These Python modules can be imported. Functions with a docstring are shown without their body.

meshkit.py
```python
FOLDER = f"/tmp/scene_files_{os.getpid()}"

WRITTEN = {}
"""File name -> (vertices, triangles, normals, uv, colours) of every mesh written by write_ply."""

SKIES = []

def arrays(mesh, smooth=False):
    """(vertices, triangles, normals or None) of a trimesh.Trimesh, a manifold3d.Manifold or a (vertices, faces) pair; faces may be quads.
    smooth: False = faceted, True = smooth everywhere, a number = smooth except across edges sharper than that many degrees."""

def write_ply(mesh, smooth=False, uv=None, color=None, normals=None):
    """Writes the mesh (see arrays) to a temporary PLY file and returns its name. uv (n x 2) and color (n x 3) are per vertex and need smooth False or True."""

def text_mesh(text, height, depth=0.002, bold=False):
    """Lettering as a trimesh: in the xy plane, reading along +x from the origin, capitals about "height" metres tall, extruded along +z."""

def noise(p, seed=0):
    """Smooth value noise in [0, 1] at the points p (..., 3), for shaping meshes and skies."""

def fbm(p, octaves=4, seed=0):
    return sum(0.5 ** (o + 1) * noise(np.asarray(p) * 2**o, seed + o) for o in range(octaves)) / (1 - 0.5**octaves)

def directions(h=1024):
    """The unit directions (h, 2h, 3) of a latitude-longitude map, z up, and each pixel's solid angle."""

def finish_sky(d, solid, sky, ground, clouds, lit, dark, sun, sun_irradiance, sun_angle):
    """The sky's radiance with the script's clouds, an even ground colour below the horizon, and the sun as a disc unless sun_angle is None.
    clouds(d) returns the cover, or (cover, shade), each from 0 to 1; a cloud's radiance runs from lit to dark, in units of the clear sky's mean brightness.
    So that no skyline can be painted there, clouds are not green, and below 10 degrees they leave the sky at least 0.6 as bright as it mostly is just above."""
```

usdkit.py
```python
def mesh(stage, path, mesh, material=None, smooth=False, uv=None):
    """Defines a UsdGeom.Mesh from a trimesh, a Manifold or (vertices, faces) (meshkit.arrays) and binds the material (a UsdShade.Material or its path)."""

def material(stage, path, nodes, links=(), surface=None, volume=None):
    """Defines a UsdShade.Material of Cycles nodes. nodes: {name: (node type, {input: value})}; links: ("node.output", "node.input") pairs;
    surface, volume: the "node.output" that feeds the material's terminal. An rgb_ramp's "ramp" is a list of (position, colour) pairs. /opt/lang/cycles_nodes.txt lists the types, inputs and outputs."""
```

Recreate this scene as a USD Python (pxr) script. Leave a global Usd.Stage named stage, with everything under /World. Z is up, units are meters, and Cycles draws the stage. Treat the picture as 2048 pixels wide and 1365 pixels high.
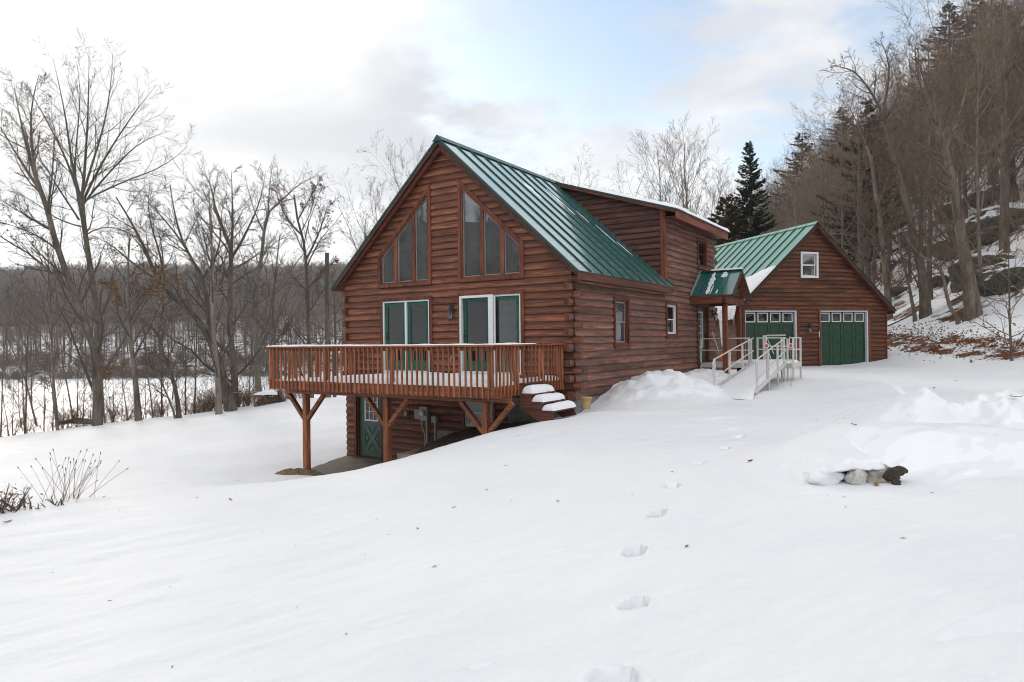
import math, random
import numpy as np, trimesh, shapely
import shapely.geometry as sg
import usdkit, meshkit
from pxr import Usd, UsdGeom, UsdLux, UsdShade, Gf, Sdf, Vt

stage = Usd.Stage.CreateInMemory()
UsdGeom.SetStageUpAxis(stage, 'Z')
UsdGeom.SetStageMetersPerUnit(stage, 1.0)
UsdGeom.Xform.Define(stage, '/World')
UsdGeom.Scope.Define(stage, '/World/Looks')

# ------------------------------------------------------------------ camera, sky, sun, exposure
F_PX, ROLL, EYE = 1365.33, 0.0116, 0.849
cam = UsdGeom.Camera.Define(stage, '/World/camera')
cam.CreateProjectionAttr('perspective')
cam.CreateHorizontalApertureAttr(36.0)
cam.CreateVerticalApertureAttr(24.0)
cam.CreateFocalLengthAttr(24.0)
cam.CreateClippingRangeAttr(Gf.Vec2f(0.05, 20000))
cam.CreateExposureAttr(0.48)
_c, _s = math.cos(ROLL), math.sin(ROLL)
cam.AddTransformOp().Set(Gf.Matrix4d(_c, 0, -_s, 0, _s, 0, _c, 0, 0, -1, 0, 0, 0, 0, EYE, 1))

SUN_AZ, SUN_EL = -0.60, math.radians(14)
SUN = np.array([math.cos(SUN_EL) * math.sin(SUN_AZ), math.cos(SUN_EL) * math.cos(SUN_AZ), math.sin(SUN_EL)])
SKY_STRENGTH, SUN_INTENSITY, SUN_ANGLE = 0.10, 0.40, 12.0
CLOUD = 8.4          # radiance of the cloud cover before the strength
blue_a = np.array([0.09, 1.0, 0.50]); blue_a /= np.linalg.norm(blue_a)
blue_b = np.array([0.46, 1.0, 0.36]); blue_b /= np.linalg.norm(blue_b)
dome = UsdLux.DomeLight.Define(stage, '/World/sky')
dome.CreateIntensityAttr(1.0)
dome.GetPrim().SetCustomDataByKey('kind', 'structure')
dome.GetPrim().SetCustomDataByKey('label', 'pale winter sky of broken bright cloud with blue gaps')
sky_mat = usdkit.material(stage, '/World/Looks/sky_material', {
    'tc': ('texture_coordinate', {}),
    'xyz': ('separate_xyz', {}),
    'zc': ('math', {'math_type': 'maximum', 'value2': 0.0}),
    'den': ('math', {'math_type': 'add', 'value2': 0.15}),
    'px': ('math', {'math_type': 'divide'}), 'py': ('math', {'math_type': 'divide'}),
    'plane': ('combine_xyz', {'z': 3.7}),
    'n1': ('noise_texture', {'scale': 2.6, 'detail': 8.0, 'roughness': 0.60, 'distortion': 0.25}),
    'n2': ('noise_texture', {'scale': 1.25, 'detail': 6.0, 'roughness': 0.52, 'distortion': 0.3}),
    'dotb': ('vector_math', {'math_type': 'dot_product', 'vector2': tuple(blue_a)}),
    'dotb2': ('vector_math', {'math_type': 'dot_product', 'vector2': tuple(blue_b)}),
    'blue1': ('map_range', {'from_min': 0.960, 'from_max': 0.9995, 'to_min': 0.0, 'to_max': 0.42, 'clamp': True}),
    'blue2': ('map_range', {'from_min': 0.950, 'from_max': 0.999, 'to_min': 0.0, 'to_max': 0.26, 'clamp': True}),
    'hole': ('math', {'math_type': 'maximum'}),
    'biased': ('math', {'math_type': 'subtract'}),
    'cover': ('map_range', {'range_type': 'smoothstep', 'from_min': 0.08, 'from_max': 0.36, 'to_min': 0.12, 'to_max': 1.0, 'clamp': True}),
    'dots': ('vector_math', {'math_type': 'dot_product', 'vector2': tuple(SUN)}),
    'dotc': ('math', {'math_type': 'maximum', 'value2': 0.0}),
    'glow': ('math', {'math_type': 'power', 'value2': 16.0}),
    'glowm': ('math', {'math_type': 'multiply', 'value2': 0.22}),
    'shade': ('rgb_ramp', {'ramp': [(0.32, (0.60, 0.62, 0.66)), (0.44, (0.70, 0.715, 0.745)), (0.54, (0.88, 0.885, 0.90)), (0.66, (1.02, 1.02, 1.02))]}),
    'warm': ('mix_color', {'blend_type': 'add', 'b': (1.0, 0.90, 0.74), 'use_clamp': False, 'use_clamp_result': False}),
    'lvl': ('vector_math', {'math_type': 'scale', 'scale': CLOUD}),
    'sky': ('sky_texture', {'sky_type': 'single_scattering', 'sun_disc': False, 'sun_elevation': SUN_EL, 'sun_rotation': SUN_AZ, 'altitude': 200.0, 'air_density': 1.0, 'aerosol_density': 1.0, 'ozone_density': 1.0}),
    'skys': ('mix_color', {'blend_type': 'multiply', 'fac': 1.0, 'b': (1.9, 1.9, 1.9), 'use_clamp': False, 'use_clamp_result': False}),
    'mixc': ('mix_color', {'blend_type': 'mix', 'use_clamp_result': False}),
    'bg': ('background_shader', {'strength': SKY_STRENGTH}),
}, [('tc.generated', 'xyz.vector'), ('xyz.z', 'zc.value1'), ('zc.value', 'den.value1'), ('xyz.x', 'px.value1'), ('den.value', 'px.value2'),
    ('xyz.y', 'py.value1'), ('den.value', 'py.value2'), ('px.value', 'plane.x'), ('py.value', 'plane.y'), ('plane.vector', 'n1.vector'), ('plane.vector', 'n2.vector'),
    ('tc.generated', 'dotb.vector1'), ('tc.generated', 'dotb2.vector1'), ('dotb.value', 'blue1.value'), ('dotb2.value', 'blue2.value'),
    ('blue1.result', 'hole.value1'), ('blue2.result', 'hole.value2'),
    ('n1.fac', 'biased.value1'), ('hole.value', 'biased.value2'), ('biased.value', 'cover.value'),
    ('tc.generated', 'dots.vector1'), ('dots.value', 'dotc.value1'), ('dotc.value', 'glow.value1'), ('glow.value', 'glowm.value1'),
    ('n2.fac', 'shade.fac'), ('shade.color', 'warm.a'), ('glowm.value', 'warm.fac'), ('warm.result', 'lvl.vector1'),
    ('sky.color', 'skys.a'), ('skys.result', 'mixc.a'), ('lvl.vector', 'mixc.b'), ('cover.result', 'mixc.fac'), ('mixc.result', 'bg.color')], surface='bg.background')
UsdShade.MaterialBindingAPI.Apply(dome.GetPrim()).Bind(sky_mat)

sun = UsdLux.DistantLight.Define(stage, '/World/sun')
sun.CreateNormalizeAttr(True)
sun.CreateIntensityAttr(SUN_INTENSITY)
sun.CreateAngleAttr(SUN_ANGLE)
sun.CreateColorAttr(Gf.Vec3f(1.0, 0.90, 0.76))
_x = np.cross([0, 0, 1], SUN); _x /= np.linalg.norm(_x); _y = np.cross(SUN, _x)
sun.AddTransformOp().Set(Gf.Matrix4d(*_x, 0, *_y, 0, *SUN, 0, 0, 0, 0, 1))

# ------------------------------------------------------------------ helpers
def ray(px, py):
    dx, dy = px - 1024, py - 682.67
    return np.array([(_c * dx - _s * dy) / F_PX, 1.0, -(_s * dx + _c * dy) / F_PX])

def at(px, py, Y):                       # the point seen at a place of the photograph, Y metres ahead
    return ray(px, py) * Y + np.array([0, 0, EYE])

TH = 0.5749                              # the house is turned by this
HC = np.array([1.5144, 16.8093])         # its front right corner
HU = np.array([math.cos(TH), -math.sin(TH)]); HV = np.array([math.sin(TH), math.cos(TH)])
GT = math.radians(16)
GX = np.array([math.cos(GT), math.sin(GT)]); GY = np.array([-math.sin(GT), math.cos(GT)])
GC = ray(1771.5, 729)[:2] * 32.0
GZ = -0.44
def HW(a, b): return HC + a * HU + b * HV
def to_house(x, y):
    d0, d1 = x - HC[0], y - HC[1]
    return d0 * HU[0] + d1 * HU[1], d0 * HV[0] + d1 * HV[1]
def to_garage(x, y):
    d0, d1 = x - GC[0], y - GC[1]
    return d0 * GX[0] + d1 * GX[1], d0 * GY[0] + d1 * GY[1]

_used = {}
def numbered(parent, name):
    k = _used.get((parent, name), 0); _used[(parent, name)] = k + 1
    return f'{parent}/{name}' if k == 0 else f'{parent}/{name}_{k:03d}'

def tag(prim, label=None, cat=None, group=None, kind=None):
    p = prim.GetPrim() if hasattr(prim, 'GetPrim') else prim
    for k, v in (('label', label), ('category', cat), ('group', group), ('kind', kind)):
        if v: p.SetCustomDataByKey(k, v)
    return prim

class Thing:
    """An Xform under /World; meshes are given in the frame (origin o, turned by rot) and stored relative to base."""
    def __init__(self, name, label=None, cat=None, group=None, frame=(0, 0, 0, 0), base=(0, 0, 0), kind=None):
        self.path = numbered('/World', name)
        self.x = UsdGeom.Xform.Define(stage, self.path)
        fx, fy, fz, rot = frame
        c, s = math.cos(rot), math.sin(rot)
        b = np.array(base, float)
        self.base = b
        self.x.AddTranslateOp().Set(Gf.Vec3d(fx + c * b[0] - s * b[1], fy + s * b[0] + c * b[1], fz + b[2]))
        if rot: self.x.AddRotateZOp().Set(math.degrees(rot))
        tag(self.x, label, cat, group, kind)
    def part(self, name, mesh, mat, smooth=False, under=None, label=None, kind=None):
        v, f, n = meshkit.arrays(mesh, smooth)
        p = numbered(under or self.path, name)
        m = usdkit.mesh(stage, p, (v - self.base, f), None)
        if n is not None:
            m.CreateNormalsAttr(Vt.Vec3fArray.FromNumpy(n.astype(np.float32))); m.SetNormalsInterpolation('vertex')
        UsdShade.MaterialBindingAPI.Apply(m.GetPrim()).Bind(mat)
        tag(m, label, kind=kind)
        return p
    def node(self, name, under=None):
        p = numbered(under or self.path, name)
        UsdGeom.Xform.Define(stage, p); return p

HOUSE = (HC[0], HC[1], 0.0, -TH)
GARAGE = (GC[0], GC[1], 0.0, GT)
WORLD = (0, 0, 0, 0)

def single(name, mesh, mat, label, cat, group=None, kind=None, frame=WORLD, smooth=False, base=None):
    """A thing that is one mesh."""
    v, f, n = meshkit.arrays(mesh, smooth)
    base = v.mean(0) * [1, 1, 0] + [0, 0, v[:, 2].min()] if base is None else np.array(base, float)
    p = numbered('/World', name)
    m = usdkit.mesh(stage, p, (v - base, f), None)
    if n is not None:
        m.CreateNormalsAttr(Vt.Vec3fArray.FromNumpy(n.astype(np.float32))); m.SetNormalsInterpolation('vertex')
    fx, fy, fz, rot = frame; c, s = math.cos(rot), math.sin(rot)
    m.AddTranslateOp().Set(Gf.Vec3d(fx + c * base[0] - s * base[1], fy + s * base[0] + c * base[1], fz + base[2]))
    if rot: m.AddRotateZOp().Set(math.degrees(rot))
    UsdShade.MaterialBindingAPI.Apply(m.GetPrim()).Bind(mat)
    tag(m, label, cat, group, kind)
    return m

def box(x0, x1, y0, y1, z0, z1):
    m = trimesh.creation.box([abs(x1 - x0), abs(y1 - y0), abs(z1 - z0)])
    m.apply_translation([(x0 + x1) / 2, (y0 + y1) / 2, (z0 + z1) / 2]); return m

def cbox(x0, x1, y0, y1, z0, z1, r=0.006):
    """A box with chamfered edges."""
    x0, x1 = sorted((x0, x1)); y0, y1 = sorted((y0, y1)); z0, z1 = sorted((z0, z1))
    r = min(r, (x1 - x0) / 3, (y1 - y0) / 3, (z1 - z0) / 3)
    pts = []
    for sx in (0, 1):
        for sy in (0, 1):
            for sz in (0, 1):
                c = np.array([(x0, x1)[sx], (y0, y1)[sy], (z0, z1)[sz]]); d = np.array([1 - 2 * sx, 1 - 2 * sy, 1 - 2 * sz]) * r
                pts += [c + d * [0, 1, 1], c + d * [1, 0, 1], c + d * [1, 1, 0]]
    return trimesh.convex.convex_hull(np.array(pts))

def bar(p, q, w, h=None, up=(0, 0, 1), r=0.004):
    """A straight bar of section w x h between two points."""
    p, q = np.array(p, float), np.array(q, float); h = h or w
    L = np.linalg.norm(q - p); d = (q - p) / L
    up = np.array(up, float)
    if abs(d @ up) > 0.99: up = np.array([0, 1.0, 0])
    a = np.cross(d, up); a /= np.linalg.norm(a); b = np.cross(a, d)
    m = cbox(-w / 2, w / 2, -h / 2, h / 2, 0, L, r)
    M = np.eye(4); M[:3, 0], M[:3, 1], M[:3, 2], M[:3, 3] = a, b, d, p
    m.apply_transform(M); return m

def cyl(p, q, r, n=10, r2=None):
    p, q = np.array(p, float), np.array(q, float)
    return tubes([np.linspace(p, q, 2)], [np.array([r, r if r2 is None else r2])], n, cap=True)

def tubes(lines, radii, sides, cap=False):
    """Tubes along polylines (all of the same number of points) as one (v, f)."""
    P = np.array(lines, float); R = np.array(radii, float); M, n, _ = P.shape
    T = np.gradient(P, axis=1) if n > 2 else np.repeat((P[:, 1:] - P[:, :1]), 2, axis=1)
    T /= np.maximum(np.linalg.norm(T, axis=2, keepdims=True), 1e-9)
    ref = np.where(np.abs(T[:, :1, 2:3]) > 0.9, np.array([1.0, 0, 0]), np.array([0, 0, 1.0]))
    A = np.cross(T, np.repeat(ref, n, axis=1)); A /= np.maximum(np.linalg.norm(A, axis=2, keepdims=True), 1e-9)
    B = np.cross(T, A)
    ang = np.arange(sides) * 2 * np.pi / sides
    V = P[:, :, None] + R[:, :, None, None] * (A[:, :, None] * np.cos(ang)[:, None] + B[:, :, None] * np.sin(ang)[:, None])
    idx = np.arange(M * n * sides).reshape(M, n, sides)
    a, b = idx[:, :-1], idx[:, 1:]
    a2, b2 = np.roll(a, -1, 2), np.roll(b, -1, 2)
    Fa = np.stack([a, a2, b2], -1).reshape(-1, 3); Fb = np.stack([a, b2, b], -1).reshape(-1, 3)
    v = V.reshape(-1, 3); f = [Fa, Fb]
    if cap:
        c0 = len(v) + np.arange(M); c1 = c0 + M
        v = np.vstack([v, P[:, 0], P[:, -1]])
        s0, s1 = idx[:, 0], idx[:, -1]
        f.append(np.stack([np.roll(s0, -1, 1), s0, np.repeat(c0[:, None], sides, 1)], -1).reshape(-1, 3))
        f.append(np.stack([s1, np.roll(s1, -1, 1), np.repeat(c1[:, None], sides, 1)], -1).reshape(-1, 3))
    return v, np.vstack(f)

def join(ms):
    vs, fs, n = [], [], 0
    for m in ms:
        v, f = (np.asarray(m[0], float), np.asarray(m[1], int)) if isinstance(m, tuple) else (np.asarray(m.vertices), np.asarray(m.faces))
        vs.append(v); fs.append(f + n); n += len(v)
    return np.vstack(vs), np.vstack(fs)

def slab2d(poly, y0, y1):
    """A polygon of the (x, z) plane made solid from depth y0 to y1."""
    out = []
    for g in getattr(poly, 'geoms', [poly]):
        if g.geom_type != 'Polygon' or g.area < 1e-7: continue
        m = trimesh.creation.extrude_polygon(g, y1 - y0, engine='earcut')
        v = np.array(m.vertices); w = np.stack([v[:, 0], y0 + v[:, 2], v[:, 1]], 1)
        out.append((w, np.array(m.faces)[:, ::-1]))
    return join(out)

def swap_xy(m, flip=True):
    v, f = (np.asarray(m[0]), np.asarray(m[1])) if isinstance(m, tuple) else (np.asarray(m.vertices), np.asarray(m.faces))
    return v[:, [1, 0, 2]], f[:, ::-1]

def side(m, x0=0.0):
    """Takes a mesh built for a wall that faces -y at y = 0 to one that faces +x at x = x0 (its x becomes y)."""
    v, f = (np.asarray(m[0]), np.asarray(m[1])) if isinstance(m, tuple) else (np.asarray(m.vertices), np.asarray(m.faces))
    return np.stack([x0 - v[:, 1], v[:, 0], v[:, 2]], 1), f

def shift(m, d):
    v, f = (np.asarray(m[0]), np.asarray(m[1])) if isinstance(m, tuple) else (np.asarray(m.vertices), np.asarray(m.faces))
    return v + np.array(d), f

# ------------------------------------------------------------------ materials
def M(name, nodes, links, surface='p.BSDF'):
    return usdkit.material(stage, '/World/Looks/' + name, nodes, links, surface=surface)

def plain(name, col, rough=0.5, metallic=0.0, spec=0.5, var=0.12, scale=6.0, bump=0.0, coat=0.0):
    """A colour with uneven tone and gloss, not one flat value."""
    lo = tuple(c * (1 - var) for c in col); hi = tuple(min(1, c * (1 + var)) for c in col)
    nodes = {'tc': ('texture_coordinate', {}), 'n': ('noise_texture', {'scale': scale, 'detail': 5.0, 'roughness': 0.6}),
             'r': ('rgb_ramp', {'ramp': [(0.3, lo), (0.7, hi)]}),
             'rr': ('map_range', {'from_min': 0.3, 'from_max': 0.7, 'to_min': rough * 0.8, 'to_max': min(1, rough * 1.2)}),
             'p': ('principled_bsdf', {'metallic': metallic, 'specular_ior_level': spec, 'coat_weight': coat, 'coat_roughness': 0.15})}
    links = [('tc.object', 'n.vector'), ('n.fac', 'r.fac'), ('r.color', 'p.base_color'), ('n.fac', 'rr.value'), ('rr.result', 'p.roughness')]
    if bump:
        nodes['b'] = ('bump', {'strength': bump, 'distance': 0.02}); links += [('n.fac', 'b.height'), ('b.normal', 'p.normal')]
    return M(name, nodes, links)

def wood(name, dark, mid, light, along='x', weather=0.0, grey=(0.10, 0.075, 0.065), rough=0.55, fine=1.0, bump=0.35):
    sc = {'x': (0.7, 9, 13), 'y': (9, 0.7, 13), 'z': (12, 12, 0.8)}[along]
    sc2 = {'x': (0.35, 1.5, 3.5), 'y': (1.5, 0.35, 3.5), 'z': (3, 3, 0.4)}[along]
    nodes = {'tc': ('texture_coordinate', {}), 'oi': ('object_info', {}),
             'off': ('combine_xyz', {}), 'k': ('math', {'math_type': 'multiply', 'value2': 37.0}),
             'add': ('vector_math', {'math_type': 'add'}),
             'm1': ('mapping', {'scale': tuple(s * fine for s in sc)}), 'm2': ('mapping', {'scale': sc2}),
             'n1': ('noise_texture', {'scale': 2.2, 'detail': 6.0, 'roughness': 0.62, 'distortion': 0.4}),
             'n2': ('noise_texture', {'scale': 1.6, 'detail': 3.0, 'roughness': 0.55}),
             'ramp': ('rgb_ramp', {'ramp': [(0.28, dark), (0.47, mid), (0.72, light)]}),
             'blot': ('rgb_ramp', {'ramp': [(0.33, (0.62, 0.60, 0.60)), (0.5, (1, 1, 1)), (0.68, (1.28, 1.22, 1.15))]}),
             'mul': ('mix_color', {'blend_type': 'multiply', 'fac': 1.0, 'use_clamp': True, 'use_clamp_result': False}),
             'hv': ('map_range', {'from_min': 0.0, 'from_max': 1.0, 'to_min': 0.68, 'to_max': 1.30}),
             'hsv': ('hsv', {'hue': 0.5, 'saturation': 1.0, 'fac': 1.0}),
             'geo': ('geometry', {}), 'gz': ('separate_xyz', {}),
             'up': ('map_range', {'from_min': 0.14, 'from_max': 0.36, 'to_min': 0.0, 'to_max': weather, 'clamp': True}),
             'upn': ('math', {'math_type': 'multiply'}), 'n2b': ('map_range', {'from_min': 0.3, 'from_max': 0.6, 'to_min': 0.35, 'to_max': 1.0, 'clamp': True}),
             'wx': ('mix_color', {'blend_type': 'mix', 'b': grey}),
             'b': ('bump', {'strength': bump, 'distance': 0.012}),
             'p': ('principled_bsdf', {'roughness': rough, 'specular_ior_level': 0.3})}
    links = [('oi.random', 'k.value1'), ('k.value', 'off.x'), ('k.value', 'off.y'), ('k.value', 'off.z'), ('tc.object', 'add.vector1'), ('off.vector', 'add.vector2'),
             ('add.vector', 'm1.vector'), ('add.vector', 'm2.vector'), ('m1.vector', 'n1.vector'), ('m2.vector', 'n2.vector'),
             ('n1.fac', 'ramp.fac'), ('n2.fac', 'blot.fac'), ('ramp.color', 'mul.a'), ('blot.color', 'mul.b'),
             ('oi.random', 'hv.value'), ('hv.result', 'hsv.value'), ('mul.result', 'hsv.color'),
             ('geo.normal', 'gz.vector'), ('gz.z', 'up.value'), ('n2.fac', 'n2b.value'), ('up.result', 'upn.value1'), ('n2b.result', 'upn.value2'),
             ('hsv.color', 'wx.a'), ('upn.value', 'wx.fac'), ('wx.result', 'p.base_color'), ('n1.fac', 'b.height'), ('b.normal', 'p.normal')]
    return M(name, nodes, links)

D1, D2, D3 = (0.046, 0.0165, 0.011), (0.170, 0.058, 0.031), (0.33, 0.132, 0.066)
log_front = wood('log_stain_front', D1, D2, D3, 'x', weather=0.80, grey=(0.050, 0.022, 0.017))
log_side = wood('log_stain_side', (0.042, 0.018, 0.013), (0.175, 0.074, 0.052), (0.31, 0.150, 0.110), 'y', weather=0.85, grey=(0.092, 0.072, 0.060))
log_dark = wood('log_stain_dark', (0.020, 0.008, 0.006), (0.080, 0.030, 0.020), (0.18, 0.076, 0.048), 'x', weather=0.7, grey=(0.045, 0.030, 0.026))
log_garage = wood('log_stain_garage', (0.022, 0.008, 0.005), (0.110, 0.036, 0.016), (0.22, 0.084, 0.038), 'x', weather=0.7, grey=(0.034, 0.015, 0.010))
end_grain = wood('log_end_grain', (0.03, 0.013, 0.008), (0.095, 0.038, 0.018), (0.18, 0.075, 0.034), 'z', weather=0.3)
trim_z = wood('trim_stain_upright', (0.045, 0.014, 0.009), (0.12, 0.035, 0.018), (0.21, 0.07, 0.034), 'z')
trim_x = wood('trim_stain_level', (0.045, 0.014, 0.009), (0.12, 0.035, 0.018), (0.21, 0.07, 0.034), 'x')
fascia_mat = wood('fascia_stain', (0.06, 0.022, 0.014), (0.15, 0.055, 0.035), (0.22, 0.09, 0.058), 'y')
deck_z = wood('deck_wood_upright', (0.075, 0.024, 0.012), (0.225, 0.076, 0.035), (0.37, 0.150, 0.076), 'z', weather=0.2)
deck_x = wood('deck_wood_level', (0.07, 0.022, 0.011), (0.195, 0.066, 0.031), (0.32, 0.128, 0.064), 'x', weather=0.2)
deck_y = wood('deck_wood_deep', (0.09, 0.024, 0.010), (0.20, 0.058, 0.025), (0.30, 0.105, 0.05), 'y', weather=0.2)
stair_mat = wood('stair_stain', (0.04, 0.014, 0.010), (0.10, 0.035, 0.022), (0.16, 0.06, 0.036), 'x')
rake_dark = wood('rake_stain_dark', (0.016, 0.010, 0.008), (0.045, 0.024, 0.017), (0.085, 0.045, 0.03), 'y')
pine_inside = wood('inside_pine', (0.25, 0.13, 0.06), (0.36, 0.21, 0.10), (0.45, 0.28, 0.15), 'x')

roof_metal = M('roof_metal', {
    'tc': ('texture_coordinate', {}), 'n': ('noise_texture', {'scale': 1.3, 'detail': 4.0}), 'n2': ('noise_texture', {'scale': 7.0, 'detail': 3.0}),
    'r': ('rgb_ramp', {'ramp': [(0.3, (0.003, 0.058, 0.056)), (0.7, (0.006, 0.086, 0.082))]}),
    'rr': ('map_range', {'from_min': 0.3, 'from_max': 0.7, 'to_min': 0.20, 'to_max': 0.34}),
    'b': ('bump', {'strength': 0.10, 'distance': 0.03}),
    'p': ('principled_bsdf', {'specular_ior_level': 1.0, 'coat_weight': 1.0, 'coat_ior': 1.7, 'coat_roughness': 0.09})},
    [('tc.object', 'n.vector'), ('tc.object', 'n2.vector'), ('n.fac', 'r.fac'), ('r.color', 'p.base_color'), ('n2.fac', 'rr.value'), ('rr.result', 'p.roughness'), ('n.fac', 'b.height'), ('b.normal', 'p.normal')])
roof_seam = plain('roof_seam_metal', (0.004, 0.050, 0.044), 0.45, spec=0.5)
roof_garage = M('roof_metal_garage', {
    'tc': ('texture_coordinate', {}), 'n': ('noise_texture', {'scale': 1.3, 'detail': 4.0}),
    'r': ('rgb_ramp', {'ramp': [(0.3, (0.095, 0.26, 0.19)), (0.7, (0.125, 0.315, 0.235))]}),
    'p': ('principled_bsdf', {'roughness': 0.36, 'specular_ior_level': 0.7, 'coat_weight': 0.5, 'coat_roughness': 0.3})},
    [('tc.object', 'n.vector'), ('n.fac', 'r.fac'), ('r.color', 'p.base_color')])
door_green = plain('door_green_paint', (0.008, 0.072, 0.045), 0.38, var=0.18, scale=4)
garage_green = plain('garage_door_green', (0.0075, 0.040, 0.0185), 0.45, var=0.12, scale=3)
basement_green = plain('basement_door_green', (0.040, 0.085, 0.062), 0.45, var=0.15, scale=4)
white_paint = plain('white_paint', (0.66, 0.67, 0.68), 0.4, var=0.06, scale=5)
aluminium = plain('ramp_aluminium', (0.62, 0.60, 0.57), 0.42, metallic=0.35, var=0.12, scale=9)
galvanised = plain('galvanised_grey', (0.30, 0.31, 0.31), 0.45, metallic=0.4, var=0.15, scale=9)
grey_box = plain('grey_painted_box', (0.26, 0.26, 0.25), 0.5, var=0.12, scale=9)
black_metal = plain('black_metal', (0.012, 0.012, 0.013), 0.45)
black_hole = plain('dark_void', (0.01, 0.01, 0.01), 0.9)
concrete = plain('grey_concrete', (0.17, 0.165, 0.155), 0.9, var=0.35, scale=2.5, bump=0.25)
patio_mat = plain('wet_patio_concrete', (0.145, 0.125, 0.092), 0.7, var=0.45, scale=1.8, bump=0.2)
stone_tan = plain('tan_wall_stone', (0.30, 0.255, 0.19), 0.9, var=0.35, scale=4, bump=0.5)
rock_grey = plain('grey_stone', (0.34, 0.31, 0.27), 0.9, var=0.45, scale=9, bump=0.5)
orange_plastic = plain('orange_plastic', (0.52, 0.075, 0.02), 0.45)
red_plastic = plain('red_reflector', (0.60, 0.03, 0.02), 0.3)
pot_mat = plain('yellow_clay_pot', (0.42, 0.30, 0.13), 0.8, var=0.2)
curtain_mat = plain('grey_curtain', (0.30, 0.30, 0.36), 0.9, var=0.3, scale=20)
cloth_white = plain('white_cloth', (0.55, 0.53, 0.50), 0.9)
chair_dark = plain('dark_chair_wood', (0.02, 0.013, 0.01), 0.4)
meter_glass = plain('meter_dial', (0.55, 0.56, 0.56), 0.25)
rope_mat = plain('yellow_rope', (0.42, 0.40, 0.10), 0.7)
leaf_tan = plain('dead_leaf_tan', (0.34, 0.17, 0.07), 0.8, var=0.4, scale=30)
leaf_brown = plain('dead_leaf_brown', (0.16, 0.072, 0.032), 0.85, var=0.45, scale=20)

def glass(name, tint, ior=1.6, rough=0.0, dust=0.0):
    return M(name, {'fr': ('fresnel', {'IOR': ior}), 't': ('transparent_bsdf', {'color': tint}), 'g': ('glossy_bsdf', {'color': (0.9, 0.92, 0.93), 'roughness': rough}),
                    'tc': ('texture_coordinate', {}), 'n': ('noise_texture', {'scale': 1.1, 'detail': 1.0}), 'b': ('bump', {'strength': 0.05, 'distance': 0.02}),
                    'x': ('mix_closure', {}), 'd': ('diffuse_bsdf', {'color': (0.42, 0.43, 0.42)}), 'n9': ('noise_texture', {'scale': 2.3, 'detail': 6.0, 'roughness': 0.7}), 'du': ('map_range', {'from_min': 0.3, 'from_max': 0.7, 'to_min': dust * .5, 'to_max': dust * 1.5}), 'y': ('mix_closure', {})},
             [('tc.object', 'n.vector'), ('n.fac', 'b.height'), ('b.normal', 'g.normal'), ('fr.fac', 'x.fac'), ('t.BSDF', 'x.closure1'), ('g.BSDF', 'x.closure2'), ('tc.object', 'n9.vector'), ('n9.fac', 'du.value'), ('du.result', 'y.fac'), ('x.closure', 'y.closure1'), ('d.BSDF', 'y.closure2')], 'y.closure')
pane_glass = glass('window_glass', (0.55, 0.57, 0.57), 2.9, 0.01, .07)
door_glass = glass('door_glass', (0.50, 0.51, 0.50), 1.75, 0.01, .012)
dark_glass = glass('dark_window_glass', (0.25, 0.26, 0.27), 1.7, 0.02)
lamp_glass = glass('lantern_glass', (0.8, 0.82, 0.84), 1.6)

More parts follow.
